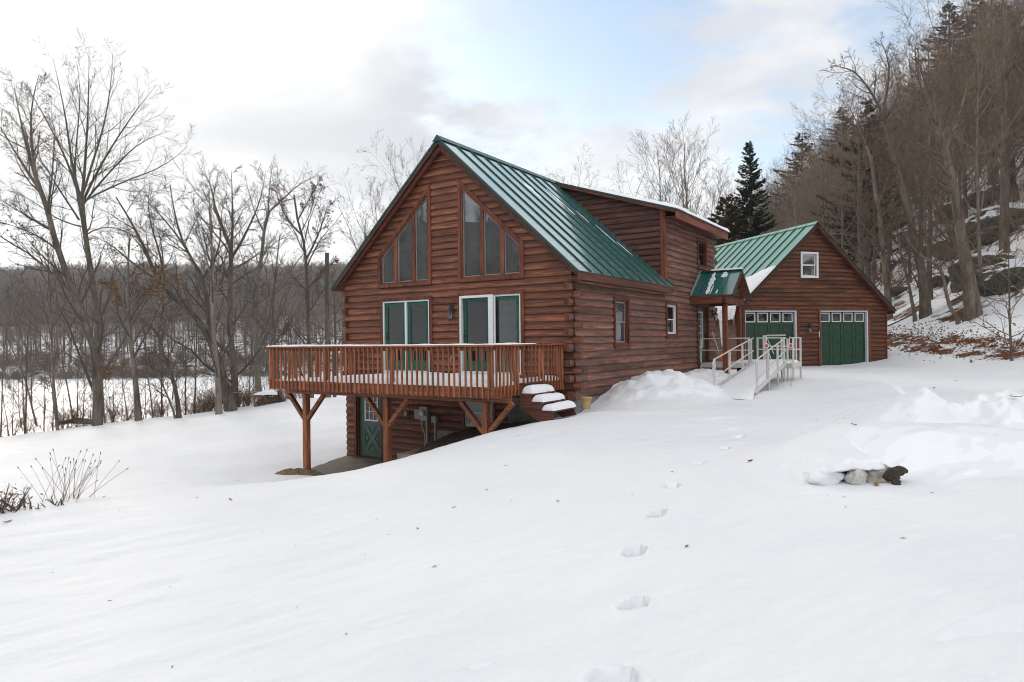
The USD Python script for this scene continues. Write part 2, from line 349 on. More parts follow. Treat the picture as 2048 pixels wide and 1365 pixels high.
snow = M('snow', {
    'tc': ('texture_coordinate', {}),
    'ms': ('mapping', {'scale': (0.55, 1.5, 1.0), 'rotation': (0, 0, 0.35)}),
    'n1': ('noise_texture', {'scale': 2.6, 'detail': 5.0, 'roughness': 0.55}),
    'n2': ('noise_texture', {'scale': 22.0, 'detail': 4.0, 'roughness': 0.6}),
    'n3': ('noise_texture', {'scale': 0.35, 'detail': 3.0}),
    'h': ('math', {'math_type': 'multiply_add', 'value2': 0.28}),
    'b': ('bump', {'strength': 0.34, 'distance': 0.06}),
    'r': ('rgb_ramp', {'ramp': [(0.3, (0.80, 0.815, 0.84)), (0.7, (0.87, 0.875, 0.885))]}),
    'p': ('principled_bsdf', {'roughness': 0.75, 'specular_ior_level': 0.2})},
    [('tc.object', 'ms.vector'), ('ms.vector', 'n1.vector'), ('tc.object', 'n2.vector'), ('tc.object', 'n3.vector'), ('n2.fac', 'h.value1'), ('n1.fac', 'h.value3'),
     ('h.value', 'b.height'), ('n3.fac', 'r.fac'), ('r.color', 'p.base_color'), ('b.normal', 'p.normal')])
snow_lump = M('snow_lumps', {
    'tc': ('texture_coordinate', {}), 'n1': ('noise_texture', {'scale': 9.0, 'detail': 6.0, 'roughness': 0.62}),
    'b': ('bump', {'strength': 0.4, 'distance': 0.05}),
    'p': ('principled_bsdf', {'base_color': (0.85, 0.86, 0.88), 'roughness': 0.75, 'specular_ior_level': 0.2})},
    [('tc.object', 'n1.vector'), ('n1.fac', 'b.height'), ('b.normal', 'p.normal')])
ice_mat = plain('snowy_ice', (0.82, 0.84, 0.865), 0.6, var=0.035, scale=0.08, bump=0.05)
ice_dirty = plain('dirty_ice', (0.55, 0.54, 0.51), 0.6, var=0.25, scale=9, bump=0.6)
icicle_mat = M('clear_ice', {'p': ('principled_bsdf', {'base_color': (0.86, 0.9, 0.94), 'roughness': 0.1, 'transmission_weight': 0.6, 'ior': 1.31})}, [])

def litter(name, snow_lo, snow_hi, col_a, col_b, col_c, scale):
    """Snow lying in patches over brown leaf litter and moss."""
    return M(name, {
        'tc': ('texture_coordinate', {}),
        'n1': ('noise_texture', {'scale': scale, 'detail': 7.0, 'roughness': 0.68, 'distortion': 0.3}),
        'n2': ('noise_texture', {'scale': scale * 5, 'detail': 6.0, 'roughness': 0.65}),
        'n3': ('noise_texture', {'scale': scale * 0.6, 'detail': 4.0}),
        'g': ('rgb_ramp', {'ramp': [(0.30, col_a), (0.5, col_b), (0.72, col_c)]}),
        'm': ('map_range', {'range_type': 'smoothstep', 'from_min': snow_lo, 'from_max': snow_hi, 'clamp': True}),
        'mm': ('math', {'math_type': 'multiply_add', 'value2': 0.35, 'value3': 0.0}),
        'sum': ('math', {'math_type': 'add'}),
        'mx': ('mix_color', {'blend_type': 'mix', 'b': (0.82, 0.83, 0.85)}),
        'b': ('bump', {'strength': 0.7, 'distance': 0.15}),
        'p': ('principled_bsdf', {'roughness': 0.85, 'specular_ior_level': 0.15})},
        [('tc.object', 'n1.vector'), ('tc.object', 'n2.vector'), ('tc.object', 'n3.vector'), ('n2.fac', 'g.fac'), ('n2.fac', 'mm.value1'), ('n1.fac', 'sum.value1'), ('mm.value', 'sum.value2'),
         ('sum.value', 'm.value'), ('m.result', 'mx.fac'), ('g.color', 'mx.a'), ('mx.result', 'p.base_color'), ('n2.fac', 'b.height'), ('b.normal', 'p.normal')])
hill_mat = litter('hillside_litter', 0.60, 0.68, (0.045, 0.028, 0.016), (0.12, 0.062, 0.032), (0.17, 0.095, 0.05), 0.30)
bank_mat = litter('far_bank_litter', 0.60, 0.70, (0.05, 0.04, 0.03), (0.11, 0.075, 0.048), (0.16, 0.11, 0.07), 0.22)
far_hill_mat = litter('far_hill_woods', 0.84, 1.0, (0.030, 0.026, 0.024), (0.065, 0.052, 0.044), (0.10, 0.082, 0.07), 0.05)
band_mat = litter('leaf_band', 0.655, 0.75, (0.05, 0.022, 0.01), (0.17, 0.065, 0.026), (0.26, 0.11, 0.048), 1.3)
rock_moss = M('mossy_rock', {
    'tc': ('texture_coordinate', {}), 'n1': ('noise_texture', {'scale': 1.6, 'detail': 7.0, 'roughness': 0.65}), 'n2': ('noise_texture', {'scale': 6.0, 'detail': 6.0, 'roughness': 0.7}),
    'r': ('rgb_ramp', {'ramp': [(0.3, (0.035, 0.033, 0.028)), (0.5, (0.10, 0.092, 0.078)), (0.75, (0.18, 0.165, 0.14))]}),
    'mo': ('map_range', {'from_min': 0.48, 'from_max': 0.6, 'clamp': True}), 'mx': ('mix_color', {'b': (0.052, 0.055, 0.014)}),
    'geo': ('geometry', {}), 'gz': ('separate_xyz', {}), 'add': ('math', {'math_type': 'multiply_add', 'value2': 0.55, 'value3': 0.0}), 'sum': ('math', {'math_type': 'add'}),
    'sn': ('map_range', {'from_min': 0.90, 'from_max': 0.97, 'clamp': True}), 'mx2': ('mix_color', {'b': (0.83, 0.84, 0.86)}),
    'b': ('bump', {'strength': 0.9, 'distance': 0.12}), 'p': ('principled_bsdf', {'roughness': 0.9, 'specular_ior_level': 0.2})},
    [('tc.object', 'n1.vector'), ('tc.object', 'n2.vector'), ('n2.fac', 'r.fac'), ('n1.fac', 'mo.value'), ('r.color', 'mx.a'), ('mo.result', 'mx.fac'),
     ('geo.normal', 'gz.vector'), ('n1.fac', 'add.value1'), ('gz.z', 'sum.value1'), ('add.value', 'sum.value2'), ('sum.value', 'sn.value'), ('sn.result', 'mx2.fac'), ('mx.result', 'mx2.a'), ('mx2.result', 'p.base_color'),
     ('n2.fac', 'b.height'), ('b.normal', 'p.normal')])
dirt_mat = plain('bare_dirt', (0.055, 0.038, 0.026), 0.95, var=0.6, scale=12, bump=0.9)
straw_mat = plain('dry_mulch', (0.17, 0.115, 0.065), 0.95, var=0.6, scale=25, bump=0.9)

def bark(name, a, b, c, scale=5.0):
    return M(name, {'tc': ('texture_coordinate', {}), 'oi': ('object_info', {}), 'm': ('mapping', {'scale': (1, 1, 0.22)}),
                    'n': ('noise_texture', {'scale': scale, 'detail': 6.0, 'roughness': 0.7}), 'n2': ('noise_texture', {'scale': 0.9, 'detail': 3.0}),
                    'r': ('rgb_ramp', {'ramp': [(0.3, a), (0.5, b), (0.72, c)]}), 'hv': ('map_range', {'to_min': 0.75, 'to_max': 1.3}), 'hsv': ('hsv', {}),
                    'ml': ('map_range', {'from_min': 0.55, 'from_max': 0.75, 'to_max': 0.5, 'clamp': True}), 'mx': ('mix_color', {'b': (0.17, 0.17, 0.15)}),
                    'b': ('bump', {'strength': 0.8, 'distance': 0.04}), 'p': ('principled_bsdf', {'roughness': 0.85, 'specular_ior_level': 0.2})},
             [('tc.object', 'm.vector'), ('m.vector', 'n.vector'), ('tc.object', 'n2.vector'), ('n.fac', 'r.fac'), ('r.color', 'hsv.color'), ('oi.random', 'hv.value'), ('hv.result', 'hsv.value'),
              ('hsv.color', 'mx.a'), ('n2.fac', 'ml.value'), ('ml.result', 'mx.fac'), ('mx.result', 'p.base_color'), ('n.fac', 'b.height'), ('b.normal', 'p.normal')])
bark_grey = bark('bark_grey_brown', (0.048, 0.039, 0.030), (0.12, 0.098, 0.077), (0.21, 0.18, 0.145))
bark_hill = bark('bark_hill', (0.055, 0.044, 0.034), (0.135, 0.108, 0.084), (0.23, 0.19, 0.15))
bark_pale = bark('bark_pale_birch', (0.12, 0.095, 0.075), (0.24, 0.205, 0.17), (0.36, 0.32, 0.28))
twig_dark = plain('twig_dark', (0.075, 0.058, 0.046), 0.9, var=0.3)
twig_hill = plain('twig_hill', (0.20, 0.148, 0.104), 0.9, var=0.35)
twig_brown = plain('twig_brown', (0.115, 0.076, 0.050), 0.9, var=0.35)
twig_far = plain('twig_far', (0.15, 0.122, 0.10), 0.9, var=0.35)
twig_red = plain('twig_russet', (0.185, 0.125, 0.092), 0.9, var=0.35)
def leafy(name, col, tr):
    return M(name, {'tc': ('texture_coordinate', {}), 'n': ('noise_texture', {'scale': 3.0, 'detail': 4.0}), 'r': ('rgb_ramp', {'ramp': [(0.3, tuple(c * 0.55 for c in col)), (0.7, tuple(c * 1.4 for c in col))]}),
                    'd': ('diffuse_bsdf', {}), 't': ('translucent_bsdf', {}), 'x': ('mix_closure', {'fac': tr})},
             [('tc.object', 'n.vector'), ('n.fac', 'r.fac'), ('r.color', 'd.color'), ('r.color', 't.color'), ('d.BSDF', 'x.closure1'), ('t.BSDF', 'x.closure2')], 'x.closure')
needle_spruce = leafy('spruce_needles', (0.022, 0.036, 0.020), 0.15)
needle_olive = leafy('olive_needles', (0.060, 0.046, 0.018), 0.2)
needle_pine = leafy('pine_needles', (0.050, 0.048, 0.028), 0.2)
leaf_held = leafy('held_tan_leaves', (0.27, 0.165, 0.088), 0.35)
grass_dry = leafy('dry_stems', (0.26, 0.14, 0.085), 0.2)

# ------------------------------------------------------------------ terrain
from scipy.interpolate import RBFInterpolator
def sstep(e0, e1, x):
    t = np.clip((np.asarray(x, float) - e0) / (e1 - e0), 0, 1); return t * t * (3 - 2 * t)
def hxy(a, b, z): return (*HW(a, b), z)
ANCH = [(0, 0, -.62), (0, -8, -.6), (8, -8, -.45), (-8, -8, -1.6), (2, 3, -.64), (-2, 3, -.92), (5, 5, -.55), (-4, 5, -1.25), (1.5, 6, -.66), (2.6, 9, -.72),
        (-1, 8, -.98), (-3, 8.5, -1.2), (-6.8, 10, -1.42), (8, 10, -.72), (12, 14, -.68), (6, 16, -.78), (3.5, 18, -.80), (7.5, 21, -.72), (12, 25, -.52), (16.5, 30.5, -.45), (13.0, 29.9, -.45), (10.4, 28.8, -.45),
        (20, 24, -.36), (22, 16, -.45), (16, 8, -.55), (19, 33, .05), (14, 40, -.4),
        hxy(-5.5, -3.6, -2.42), hxy(-3.8, -3.6, -2.30), hxy(-2, -3.6, -1.70), hxy(-.2, -3.6, -1.06), hxy(1.2, -2.6, -.84), hxy(-7.5, -3.9, -2.56), hxy(-9, -2, -2.6), hxy(-10, 2, -2.6), hxy(-8.6, 6, -2.5),
        hxy(-7, -1.5, -2.74), hxy(-5.5, -1.5, -2.74), hxy(-4.0, -1.6, -2.1), hxy(-3, -1.5, -1.74), hxy(-1.5, -1.4, -1.34), hxy(-.4, -1.2, -1.1), hxy(.6, -1.0, -.85),
        hxy(-7.5, .3, -2.76), hxy(-5.3, .3, -2.76), hxy(-4.0, .3, -1.78), hxy(-3, .3, -1.52), hxy(-1, .3, -1.2), hxy(.6, 3, -.78), hxy(.6, 8, -.72), hxy(2.7, 5, -.68), hxy(2.7, 11, -.62), hxy(-4, 8, -1.5),
        tuple(at(0, 876, 33)), tuple(at(200, 849, 35)), tuple(at(400, 827, 36)), tuple(at(500, 817, 37)), tuple(at(560, 803, 38)), tuple(at(690, 795, 42)),
        (0, 50, -2.2), (10, 55, -1.4), (-34, 14, -3.5), (-36, -4, -3.2), (30, -10, -.2), (0, -30, -.5), (25, 60, -.5), (-12, 26, -2.62)]
ANCH = np.array(ANCH, float)
_rbf = RBFInterpolator(ANCH[:, :2], ANCH[:, 2], kernel='thin_plate_spline', smoothing=0.02)
EDGE = np.array([(-60, -30), (-50, 8), (-36, 26), (-24.8, 33.6), (-21, 35.6), (-16.4, 36.6), (-14, 37.8), (-10, 41), (-5, 46), (0, 60), (6, 100), (14, 240), (400, 400)], float)
def xbase(y): return 18.0 + 0.5 * np.maximum(0, 20 - y) + 0.10 * np.maximum(0, y - 34)
def hill_d(x, y): return x - xbase(y)
RIVER_Z = -5.5
def softplus(t): return np.where(t > 20, t, np.log1p(np.exp(np.minimum(t, 20))))

def footprint_spots():
    out = []
    for px, py, r in ((1238, 1372, .115), (1268, 1207, .085), (1270, 1103, .085), (1313, 1027, .080), (1342, 971, .085), (1395, 927, .085), (1446, 898, .08), (1478, 872, .08)):
        d = ray(px, py); t = 6.0
        for _ in range(30):
            t = (_ground0(np.array([d[0] * t]), np.array([t]))[0] - EYE) / d[2]
        out.append((d[0] * t, t, r))
    return out

def _ground0(x, y):
    x = np.asarray(x, float); y = np.asarray(y, float)
    R = np.hypot(x, y)
    near = R < 75
    z = np.full(x.shape, -1.2)
    if near.any():
        z[near] = np.clip(_rbf(np.stack([x[near], y[near]], 1)), -4.2, 0.6)
    z = z * (1 - sstep(50, 75, R)) + -1.2 * sstep(50, 75, R)
    p3 = np.stack([x, y, 0 * x], -1)
    # river bank, ice bed, far bank
    ye = np.interp(x, EDGE[:, 0], EDGE[:, 1]); de = y - ye
    rough = meshkit.fbm(p3 * 0.35, 3, 5) - 0.5
    z = z + (RIVER_Z - 0.5 - z) * sstep(0, 10, de + rough * 2.5)
    yf = 128 + 9 * (meshkit.noise(p3 * 0.02, 3) - 0.5) * 2 - 0.10 * (x + 40); df = y - yf
    inriver = sstep(0, 10, de)
    rise = 1.9 * sstep(-1, 4, df + rough * 5) + 3.7 * sstep(2, 45, df) + 0.055 * np.maximum(0, df - 45)
    z = z + inriver * np.where(df > -8, rise + rough * 1.2 * sstep(0, 20, df), 0)
    # hills all round
    az = np.degrees(np.arctan2(x, y))
    e = np.interp(az, [-180, -150, -90, -60, -38, -30, -10, 12, 25, 60, 120, 180], [9, 11.5, 11.5, 6.0, 2.5, 2.7, 3.2, 3.2, 4.4, 8, 8, 8])
    hh = sstep(190, 680, R) * 600 * np.tan(np.radians(e)) * (0.88 + 0.24 * meshkit.fbm(p3 * 0.006, 3, 9))
    z = z + hh
    # the steep wooded hillside
    d = hill_d(x, y)
    up = 0.74 * softplus((d - 4.0) / 1.5) * 1.6 + 0.10 * np.clip(d, 0, 4)
    up = 130 * (1 - np.exp(-up / 130))
    hr = sstep(6, 14, d)
    up = up + hr * (2.2 * (meshkit.fbm(p3 * 0.10, 4, 21) - 0.5) + 1.1 * (meshkit.fbm(p3 * 0.33, 3, 31) - 0.5))
    z = np.where(d > -3, np.maximum(z, z * (1 - sstep(0, 40, d)) + up), z)
    # snow thrown up along the side wall
    a, b = to_house(x, y)
    lum = meshkit.fbm(p3 * 1.5, 4, 41)
    prof = np.interp(b, [.2, 1.2, 2.6, 3.6, 4.6, 5.6, 7.0, 8.4, 9.2], [0, .36, .74, .80, .66, .50, .56, .50, 0])
    cross = np.where(a > 0.7, 1 - sstep(0.7, 3.1, a), 1 - 0.25 * sstep(0.7, 0, a)) * (a > -0.3)
    z = z + prof * cross * (0.66 + 0.56 * lum + 0.30 * (meshkit.fbm(p3 * 5.5, 3, 43) - .42))
    # plough piles and the bank beside the drive
    def pile(cx, cy, rx, ry, h, ang, lumps, seed, k=1.0):
        c, s = math.cos(ang), math.sin(ang)
        u0, v0 = ((x - cx) * c + (y - cy) * s) / rx, (-(x - cx) * s + (y - cy) * c) / ry
        rr = np.sqrt(u0 ** 2 + v0 ** 2)
        return h * (1 - sstep(0.15, 1.0, rr)) ** k * (1 - lumps + 2 * lumps * meshkit.fbm(p3 * 1.7, 4, seed))
    z = z + pile(5.0, 8.35, 2.8, 1.55, .42, .10, .12, 51, .8) + pile(8.6, 9.4, 3.2, 1.9, .22, .1, .2, 52)
    z = z + pile(9.9, 12.8, 4.4, 1.6, .60, .08, .30, 53) + pile(9.9, 12.6, 4.2, 1.5, 1.0, .08, .0, 53) * .35 * (meshkit.fbm(p3 * 4.5, 3, 58) - .45) + pile(6.9, 11.9, 1.6, .9, .08, .3, .5, 54) + pile(3.7, 7.70, 1.25, .95, .13, .06, .2, 57, .8)
    seg = np.interp(y, [11.5, 13.0, 16.5, 20.0, 23.5], [7.0, 7.7, 9.3, 10.9, 12.2]); dr = x - seg
    along = sstep(11.0, 12.5, y) * (1 - sstep(18, 24, y))
    z = z + along * np.where(dr < 0, .24 * (1 - sstep(0, 2.6, -dr)), .24 * (1 - sstep(0, .55, dr)) - .10 * sstep(.2, .7, dr) * (1 - sstep(2, 7, dr))) * (0.75 + .5 * lum)
    # small unevenness of the snow
    z = z + (meshkit.fbm(p3 * 0.7, 3, 61) - 0.5) * 0.11 * (1 - sstep(40, 80, R)) + (meshkit.fbm(np.stack([x * 1.3 + y * .5, y * 4.2 - x * 2.0, 0 * x], -1), 3, 71) - 0.5) * 0.052 * (1 - sstep(12, 25, R))
    return z

FOOT = footprint_spots()
def ground(x, y):
    x = np.asarray(x, float); y = np.asarray(y, float); sh = x.shape
    x, y = np.atleast_1d(x), np.atleast_1d(y)
    z = _ground0(x, y)
    for k, (fx, fy, r) in enumerate(FOOT):
        ca, sa = math.cos((-.5, .6, .15, .5)[k % 4]), math.sin((-.5, .6, .15, .5)[k % 4])
        u0 = ((x - fx) * ca - (y - fy) * sa) / r; v0 = ((x - fx) * sa + (y - fy) * ca) / (r * 1.35)
        rr = np.sqrt(u0 ** 2 + v0 ** 2)
        z = z - (0.165 + .03 * meshkit.noise(np.stack([x * 14, y * 14, 0 * x], -1), 4)) * (1 - sstep(.72, 1.06, rr + .22 * (meshkit.noise(np.stack([x * 9 + k, y * 9, 0 * x], -1), 6) - .5))) + 0.012 * np.exp(-((rr - 1.2) / .16) ** 2)
    return z.reshape(sh) if sh else float(z[0])

def ray_ground(px, py):
    d = ray(px, py); t = 1.0; prev = None
    ts = np.geomspace(1.5, 400, 1500); zz = ground(d[0] * ts, ts); hit = np.nonzero(EYE + d[2] * ts < zz)[0]
    t = ts[hit[0]] if len(hit) else 400.0
    return np.array([d[0] * t, t, float(ground(d[0] * t, t))])

az = np.radians(np.concatenate([np.arange(-180, -41, 2.5), np.arange(-41, 41, 0.2), np.arange(41, 180, 2.5)]))
rad = np.concatenate([np.geomspace(0.5, 60, 560), np.geomspace(60, 1600, 130)[1:]])
gxx = np.sin(az)[None, :] * rad[:, None]; gyy = np.cos(az)[None, :] * rad[:, None]
gzz = ground(gxx.ravel(), gyy.ravel()).reshape(gxx.shape)
GV = np.stack([gxx, gyy, gzz], -1).reshape(-1, 3)
na, nr = len(az), len(rad)
ii = np.arange(nr - 1)[:, None] * na; jj = np.arange(na)[None, :]; jn = (jj + 1) % na
q0, q1, q2, q3 = (ii + jj).ravel(), (ii + jn).ravel(), (ii + na + jn).ravel(), (ii + na + jj).ravel()
GF = np.vstack([np.stack([q0, q1, q2], 1), np.stack([q0, q2, q3], 1)])
GF = np.vstack([GF, np.stack([np.full(na, len(GV)), np.arange(na)[(np.arange(na) + 1) % na], np.arange(na)], 1)])
GV = np.vstack([GV, [[0, 0, ground(0.0, 0.0)]]])
GF = GF[:, ::-1]
cen = GV[GF].mean(1)
gd = hill_d(cen[:, 0], cen[:, 1]); gR = np.hypot(cen[:, 0], cen[:, 1])
wob = (meshkit.fbm(cen * [0.25, 0.25, 0], 3, 81) - .5)
ye = np.interp(cen[:, 0], EDGE[:, 0], EDGE[:, 1])
reg = np.zeros(len(GF), int)
reg[(cen[:, 1] - ye > 30) & (gd < 0)] = 2
reg[(gR > 330)] = 3
reg[(gd > 5.2 + 5 * wob) & (gR <= 420) & (cen[:, 1] > -60)] = 1
reg[(gd > 0.9 + 2.0 * wob) & (gd < 3.0 + 2.2 * wob) & (gR < 60) & (cen[:, 1] > 10)] = 4
vn = meshkit.arrays((GV, GF), True)[2]
for k, (nm, mat, lab) in enumerate([('ground', snow, 'snow covered yard and drive sloping down to the river'), ('hillside', hill_mat, 'steep hillside of leaf litter and patchy snow right of the garage'),
                                    ('riverbank', bank_mat, 'snowy far bank beyond the frozen river'), ('hills', far_hill_mat, 'distant wooded hills around the valley'),
                                    ('leaf_strewn_path', band_mat, 'strip of snow strewn with brown leaves at the foot of the hillside')]):
    fsel = GF[reg == k]; uq, inv = np.unique(fsel, return_inverse=True)
    m = usdkit.mesh(stage, '/World/' + nm, (GV[uq], inv.reshape(-1, 3)), mat)
    m.CreateNormalsAttr(Vt.Vec3fArray.FromNumpy(vn[uq].astype(np.float32))); m.SetNormalsInterpolation('vertex')
    tag(m, lab, kind='structure')
xs = np.linspace(-420, 60, 40); ys = np.linspace(8, 190, 30); X, Y = np.meshgrid(xs, ys)
idx = np.arange(X.size).reshape(X.shape); a_, b_, c_, d_ = idx[:-1, :-1].ravel(), idx[:-1, 1:].ravel(), idx[1:, 1:].ravel(), idx[1:, :-1].ravel()
m = usdkit.mesh(stage, '/World/river', (np.stack([X, Y, np.full_like(X, RIVER_Z)], -1).reshape(-1, 3), np.vstack([np.stack([a_, b_, c_], 1), np.stack([a_, c_, d_], 1)])), ice_mat)
tag(m, 'frozen river under flat snow behind the bare bank trees', kind='structure')
#TERRAIN_END

# ------------------------------------------------------------------ log walls
def earcut(poly):
    v, f = trimesh.creation.triangulate_polygon(sg.Polygon(poly.exterior, poly.interiors), engine='earcut'); return np.asarray(v), np.asarray(f)

BANDS = np.array([0.0, 0.06, 0.22, 0.52, 0.80, 1.0]); DEPTH = np.array([0.010, 0.044, 0.053, 0.046, 0.030, 0.012])
def log_wall(poly, zbase, course, rng, jmin=2.2, jmax=4.6, depth=1.0, wave=0.017, step=0.6, joints=True):
    """Half-round log courses that fill a polygon of the (x, z) plane: one mesh per board, facing -y from y = 0."""
    out = []; x0, z0, x1, z1 = poly.bounds
    k0 = int(math.floor((z0 - zbase) / course)); k1 = int(math.ceil((z1 - zbase) / course))
    def wv(k, s): return wave * 2 * (meshkit.noise(np.stack([np.asarray(s) * 1.6, np.full(np.shape(s), k * 3.7), np.full(np.shape(s), zbase)], -1), 7) - 0.5)
    for k in range(k0, k1):
        zb = zbase + k * course; cuts = [x0 - 1]; s = x0 + rng.uniform(.6, jmax)
        while joints and s < x1 - .8:
            cuts.append(s); s += rng.uniform(jmin, jmax)
        cuts.append(x1 + 1)
        for c0, c1 in zip(cuts[:-1], cuts[1:]):
            piece = poly.intersection(sg.box(c0 + .0015, zb, c1 - .0015, zb + course))
            for g in getattr(piece, 'geoms', [piece]):
                if g.geom_type != 'Polygon' or g.area < 0.004: continue
                vs, fs, n = [], [], 0
                for b in range(len(BANDS) - 1):
                    gx0, _, gx1, _ = g.bounds
                    bb = shapely.set_precision(g, 1e-5).intersection(sg.box(gx0 - 1, zb + BANDS[b] * course, gx1 + 1, zb + BANDS[b + 1] * course))
                    for h in getattr(bb, 'geoms', [bb]):
                        if h.geom_type != 'Polygon' or h.area < 1e-5: continue
                        v, f = earcut(shapely.segmentize(h, step)); vs.append(v); fs.append(f + n); n += len(v)
                if not vs: continue
                v = np.vstack(vs); f = np.vstack(fs)
                fr = np.clip((v[:, 1] - zb) / course, 0, 1)
                dz = wv(k, v[:, 0]) * (1 - fr) + wv(k + 1, v[:, 0]) * fr
                dep = np.interp(fr, BANDS, DEPTH) * depth * (1 + 0.25 * (meshkit.noise(np.stack([v[:, 0] * 0.9, np.full(len(v), k * 1.9), np.zeros(len(v))], -1), 3) - .5))
                w = np.stack([v[:, 0], -dep, v[:, 1] + dz], 1)
                tm = trimesh.Trimesh(w, f, process=False); tm.merge_vertices(digits_vertex=4)
                vv, ff = np.array(tm.vertices), np.array(tm.faces)
                nrm = np.cross(vv[ff[:, 1]] - vv[ff[:, 0]], vv[ff[:, 2]] - vv[ff[:, 0]])
                fl = nrm[:, 1] > 0; ff[fl] = ff[fl][:, ::-1]
                out.append((vv, ff))
    return out

rng = random.Random(11)
HWID, HLEN = 7.9, 11.78          # gable width, length
RIDGE, EAVE_A, EAVE_Z = 6.46, 0.33, 2.53
SLOPE = (RIDGE - EAVE_Z) / (HWID / 2 + EAVE_A)
def roof_z(a): return RIDGE - SLOPE * abs(a + HWID / 2)      # top of the main roof
DORM_B, DORM_EAVE_A, DORM_EAVE_Z = 6.33, 0.52, 5.0
DSL = (RIDGE - DORM_EAVE_Z) / (HWID / 2 + DORM_EAVE_A)
def dorm_z(a): return RIDGE - DSL * (a + HWID / 2)
COURSE, ZB = 0.19, -2.66

house = Thing('log_house', 'log house with steep green metal roof and tall angled gable windows', 'house', frame=HOUSE, base=(-HWID / 2, HLEN / 2, -2.7))
# openings of the gable wall (a, z)
trio_left = sg.Polygon([(-6.40, 2.55), (-4.53, 2.55), (-4.53, 5.10), (-6.40, 3.38)])
trio_right = sg.Polygon([(-3.40, 2.55), (-1.465, 2.55), (-1.465, 3.34), (-3.40, 5.12)])
fd_left = sg.box(-6.31, 0.0, -4.53, 2.05)
fd_right = sg.box(-3.42, 0.0, -1.49, 2.07)
bdoor = sg.box(-7.45, -2.60, -6.42, -0.52)
bwin = sg.box(-3.33, -1.45, -2.40, -0.72)
gable = sg.Polygon([(-HWID, -2.66), (-4.3, -2.66), (-4.3, -1.62), (-1.9, -1.46), (-1.9, -0.62), (0, -0.62), (0, roof_z(0) - 0.12), (-HWID / 2, RIDGE - .12), (-HWID, roof_z(-HWID) - .12)])
holes_g = [trio_left, trio_right, fd_left, fd_right, bdoor, bwin]
cut = gable
for h in holes_g: cut = cut.difference(h.buffer(0.055, join_style=2))
for m_ in log_wall(cut, ZB, COURSE, rng): house.part('log', m_, log_front, smooth=40)
# shell behind the logs
shell = sg.Polygon([(-HWID + .02, -2.8), (-.02, -2.8), (-.02, roof_z(0) - .14), (-HWID / 2, RIDGE - .14), (-HWID + .02, roof_z(-HWID) - .14)])
for h in holes_g: shell = shell.difference(h)
house.part('wall', slab2d(shell, 0.004, 0.16), trim_x)
# side wall with the dormer wall above it (b, z)
win_a = sg.box(2.36, 0.74, 3.24, 1.95)
win_b = sg.box(6.40, 1.02, 7.30, 1.98)
win_d = sg.box(9.68, 3.54, 10.62, 4.44)
sdoor = sg.box(9.57, -0.02, 10.75, 2.06)
sidep = sg.Polygon([(0, -.6), (HLEN, -.6), (HLEN, dorm_z(0) - .1), (DORM_B, dorm_z(0) - .1), (DORM_B, roof_z(0) - .02), (0, roof_z(0) - .02)])
holes_s = [win_a, win_b, win_d, sdoor]
cut = sidep
for h in holes_s: cut = cut.difference(h.buffer(0.055, join_style=2))
for m_ in log_wall(cut, ZB, COURSE, rng): house.part('log', side(m_), log_side, smooth=40)
sshell = sg.Polygon([(.165, -2.8), (HLEN - .165, -2.8), (HLEN - .165, dorm_z(0) - .12), (DORM_B, dorm_z(0) - .12), (DORM_B, roof_z(0) - .1), (.165, roof_z(0) - .1)])
for h in holes_s: sshell = sshell.difference(h)
house.part('wall', side(slab2d(sshell, 0.004, 0.16)), trim_x)
# far walls
house.part('wall', box(-HWID + .02, -HWID + .16, .165, HLEN - .165, -2.8, roof_z(-HWID) - .14), trim_x)
back = sg.Polygon([(-HWID, -2.8), (-.02, -2.8), (-.02, dorm_z(0) - .16), (-HWID / 2, RIDGE - .16), (-HWID, roof_z(-HWID) - .16)])
house.part('wall', slab2d(back, HLEN - .155, HLEN), trim_x)
# cheek of the dormer
cheek = sg.Polygon([(-HWID / 2 + .5, roof_z(-HWID / 2 + .5) - .05), (-.0, roof_z(0) - .05), (-.0, dorm_z(0) - .1), (-HWID / 2 + .5, dorm_z(-HWID / 2 + .5) - .1)])
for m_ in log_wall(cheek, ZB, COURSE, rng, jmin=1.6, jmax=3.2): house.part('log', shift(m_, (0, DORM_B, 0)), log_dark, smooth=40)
house.part('wall', shift(slab2d(cheek, .004, .12), (0, DORM_B, 0)), trim_x)
house.part('corner_post', cbox(-.10, .075, DORM_B - .075, DORM_B + .10, roof_z(0) - .05, dorm_z(0) - .1, .012), trim_z)
# floors and inside walls
house.part('floor', box(-HWID + .17, -.165, .165, HLEN - .16, -.12, -.02), pine_inside)
house.part('partition', slab2d(sg.Polygon([(-HWID + .17, -.02), (-.17, -.02), (-.17, roof_z(-.17) - .2), (-HWID / 2, RIDGE - .2), (-HWID + .17, roof_z(-.17) - .2)]), 5.9, 6.0), pine_inside)
house.part('floor', box(-HWID + .5, -.165, 6.0, HLEN - .16, 2.2, 2.3), pine_inside)
house.part('partition', box(-HWID + .17, -.165, 2.9, 3.0, -2.8, -.12), black_hole)
# concrete foundation seen right of the basement logs and below them
fnd = sg.Polygon([(-4.3, -2.8), (.03, -2.8), (.03, -.625), (-1.905, -.625), (-1.905, -1.47), (-4.3, -1.63)])
for r0 in np.arange(-2.8, -.62, .2):
    for q in np.arange(-4.3, .1, .4):
        o = .2 if int(round((r0 + 2.8) / .2)) % 2 else 0
        blk = fnd.intersection(sg.box(q - o + .004, r0 + .004, q - o + .396, r0 + .196))
        for g in getattr(blk, 'geoms', [blk]):
            if g.geom_type == 'Polygon' and g.area > .01: house.part('concrete_block', slab2d(g, -.075, .002), concrete)
house.part('foundation', box(-.12, .035, -.07, HLEN, -2.8, -.615), concrete)

